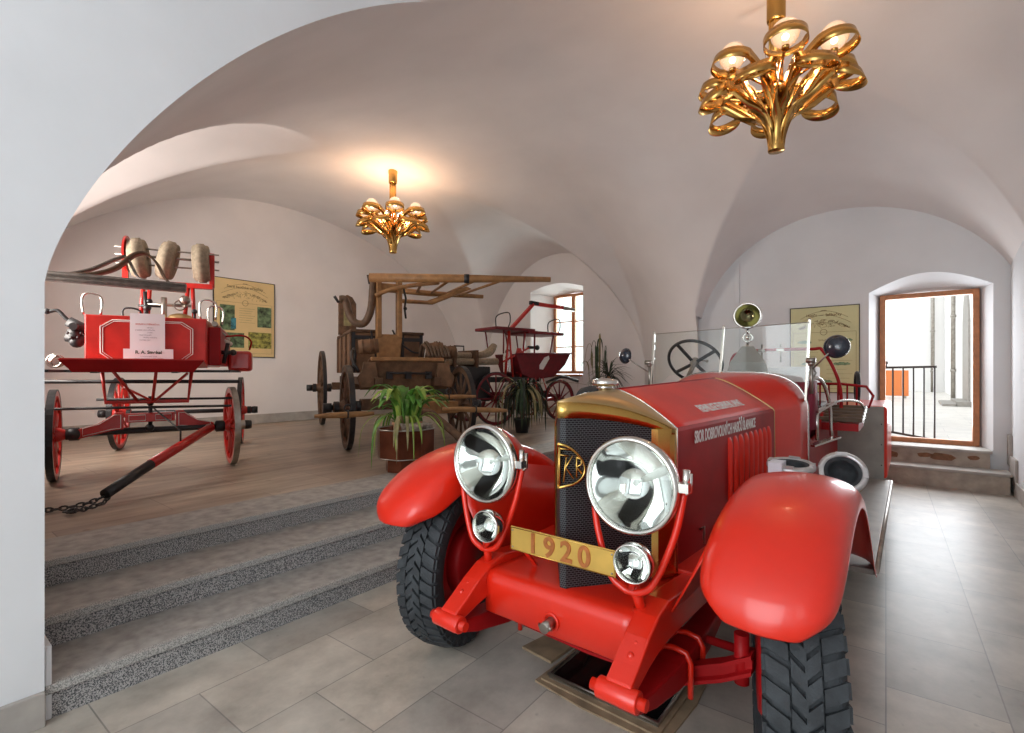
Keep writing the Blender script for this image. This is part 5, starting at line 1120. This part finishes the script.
# drooping dark palm in front of the wine-red pump
pm = thing('potted_palm', 'dark drooping palm with long dry fronds in front of the wine-red pump', 'plant', (-5.0, 6.55, PZ))
mb = MB(); mb.lathe([(.0001, 0), (.10, 0), (.13, .20), (.14, .21), (.14, .24), (.12, .24), (.115, .21), (.0001, .21)], (0, 0, 0), (0, 0, 1), 24); obj('pot', mb, 'black', pm)
mb = MB(); mb.tube([(0, 0, .2), (.01, .0, .45), (.0, .01, .66)], [.035, .03, .02], 8); obj('stem', mb, 'oldwood', pm)
rnd = random.Random(5)
for i in range(64):   # long blades arching over and hanging to the floor
    a = rnd.uniform(0, 2*PI); d = Vector((math.cos(a), math.sin(a), 0)); L_ = rnd.uniform(.12, .46); h = rnd.uniform(.0, .22); b = Vector((0, 0, .62+.06*rnd.random()))
    e_ = rnd.uniform(.0, .35)
    leaf([b, b+d*(L_*.5)+Vector((0, 0, h)), b+d*(L_*.95)+Vector((0, 0, h*.5-.12)), Vector((d.x*L_*1.05, d.y*L_*1.05, e_))], rnd.uniform(.018, .030), ['palm', 'dark', 'palm', 'dark', 'palm', 'dry', 'dark'][i % 7], pm)
for i, (a, L_, h, dr) in enumerate([(.62, 1.25, .25, .12), (2.9, .85, .30, .50), (2.2, .7, .25, .3), (.3, .7, .2, .45)]):
    d = Vector((math.cos(a), math.sin(a), 0)); b = Vector((0, 0, .62))
    leaf([b, b+d*(L_*.3)+Vector((0, 0, h*.8)), b+d*(L_*.65)+Vector((0, 0, h*.8)), b+d*L_+Vector((0, 0, h-dr))], .014, 'dry', pm)
# plants under the window wall
dp = thing('spiky_plant', 'dark rounded spiky plant in a low pot by the window wall', 'plant', (-4.62, 8.85, PZ))
mb = MB(); mb.lathe([(.0001, 0), (.14, 0), (.19, .30), (.19, .33), (.17, .33), (.0001, .30)], (0, 0, 0), (0, 0, 1), 20); mb.lathe([(.05, .3), (.045, .90), (.0001, .92)], (0, 0, 0), (0, 0, 1), 10); obj('pot', mb, 'potclay', dp)
rnd = random.Random(9)
for i in range(58):
    a = rnd.uniform(0, 2*PI); el = rnd.uniform(-.5, 1.2); L_ = rnd.uniform(.38, .52); d = Vector((math.cos(a)*math.cos(el), math.sin(a)*math.cos(el), math.sin(el))); b = Vector((0, 0, .92))
    leaf([b, b+d*L_*.5+Vector((0, 0, .06)), b+d*L_+Vector((0, 0, -.08))], .011, 'dark' if i % 4 else 'palm', dp)
yp = thing('tall_plant', 'tall thin plant with long bent drooping leaves beside the window niche', 'plant', (-5.12, 9.35, PZ))
mb = MB(); mb.lathe([(.0001, 0), (.13, 0), (.17, .28), (.17, .31), (.15, .31), (.0001, .28)], (0, 0, 0), (0, 0, 1), 20); obj('pot', mb, 'potclay', yp)
for i, (dx, dy, h, bx2, dr) in enumerate([(-.10, 0, 1.25, -.32, .75), (-.04, .0, 1.30, -.20, .9), (.02, 0, 1.48, .06, .25), (.10, .0, 1.2, .18, .85), (-.2, .1, .9, -.42, .6), (.04, -.1, 1.35, .12, .7), (-.05, .05, 1.0, -.3, .3), (.15, 0, .7, .3, .3)]):
    b = Vector((dx*.3, dy*.3, .28)); ux = Vector((.78, .62, 0))
    leaf([b, b+ux*dx+Vector((0, dy, h*.6)), b+ux*(dx*1.2)+Vector((0, dy, h)), b+ux*((dx+bx2)/2)+Vector((0, 0, h-.02)), b+ux*bx2+Vector((0, 0, h-dr))], .020, 'palm' if i % 2 else 'dry', yp)
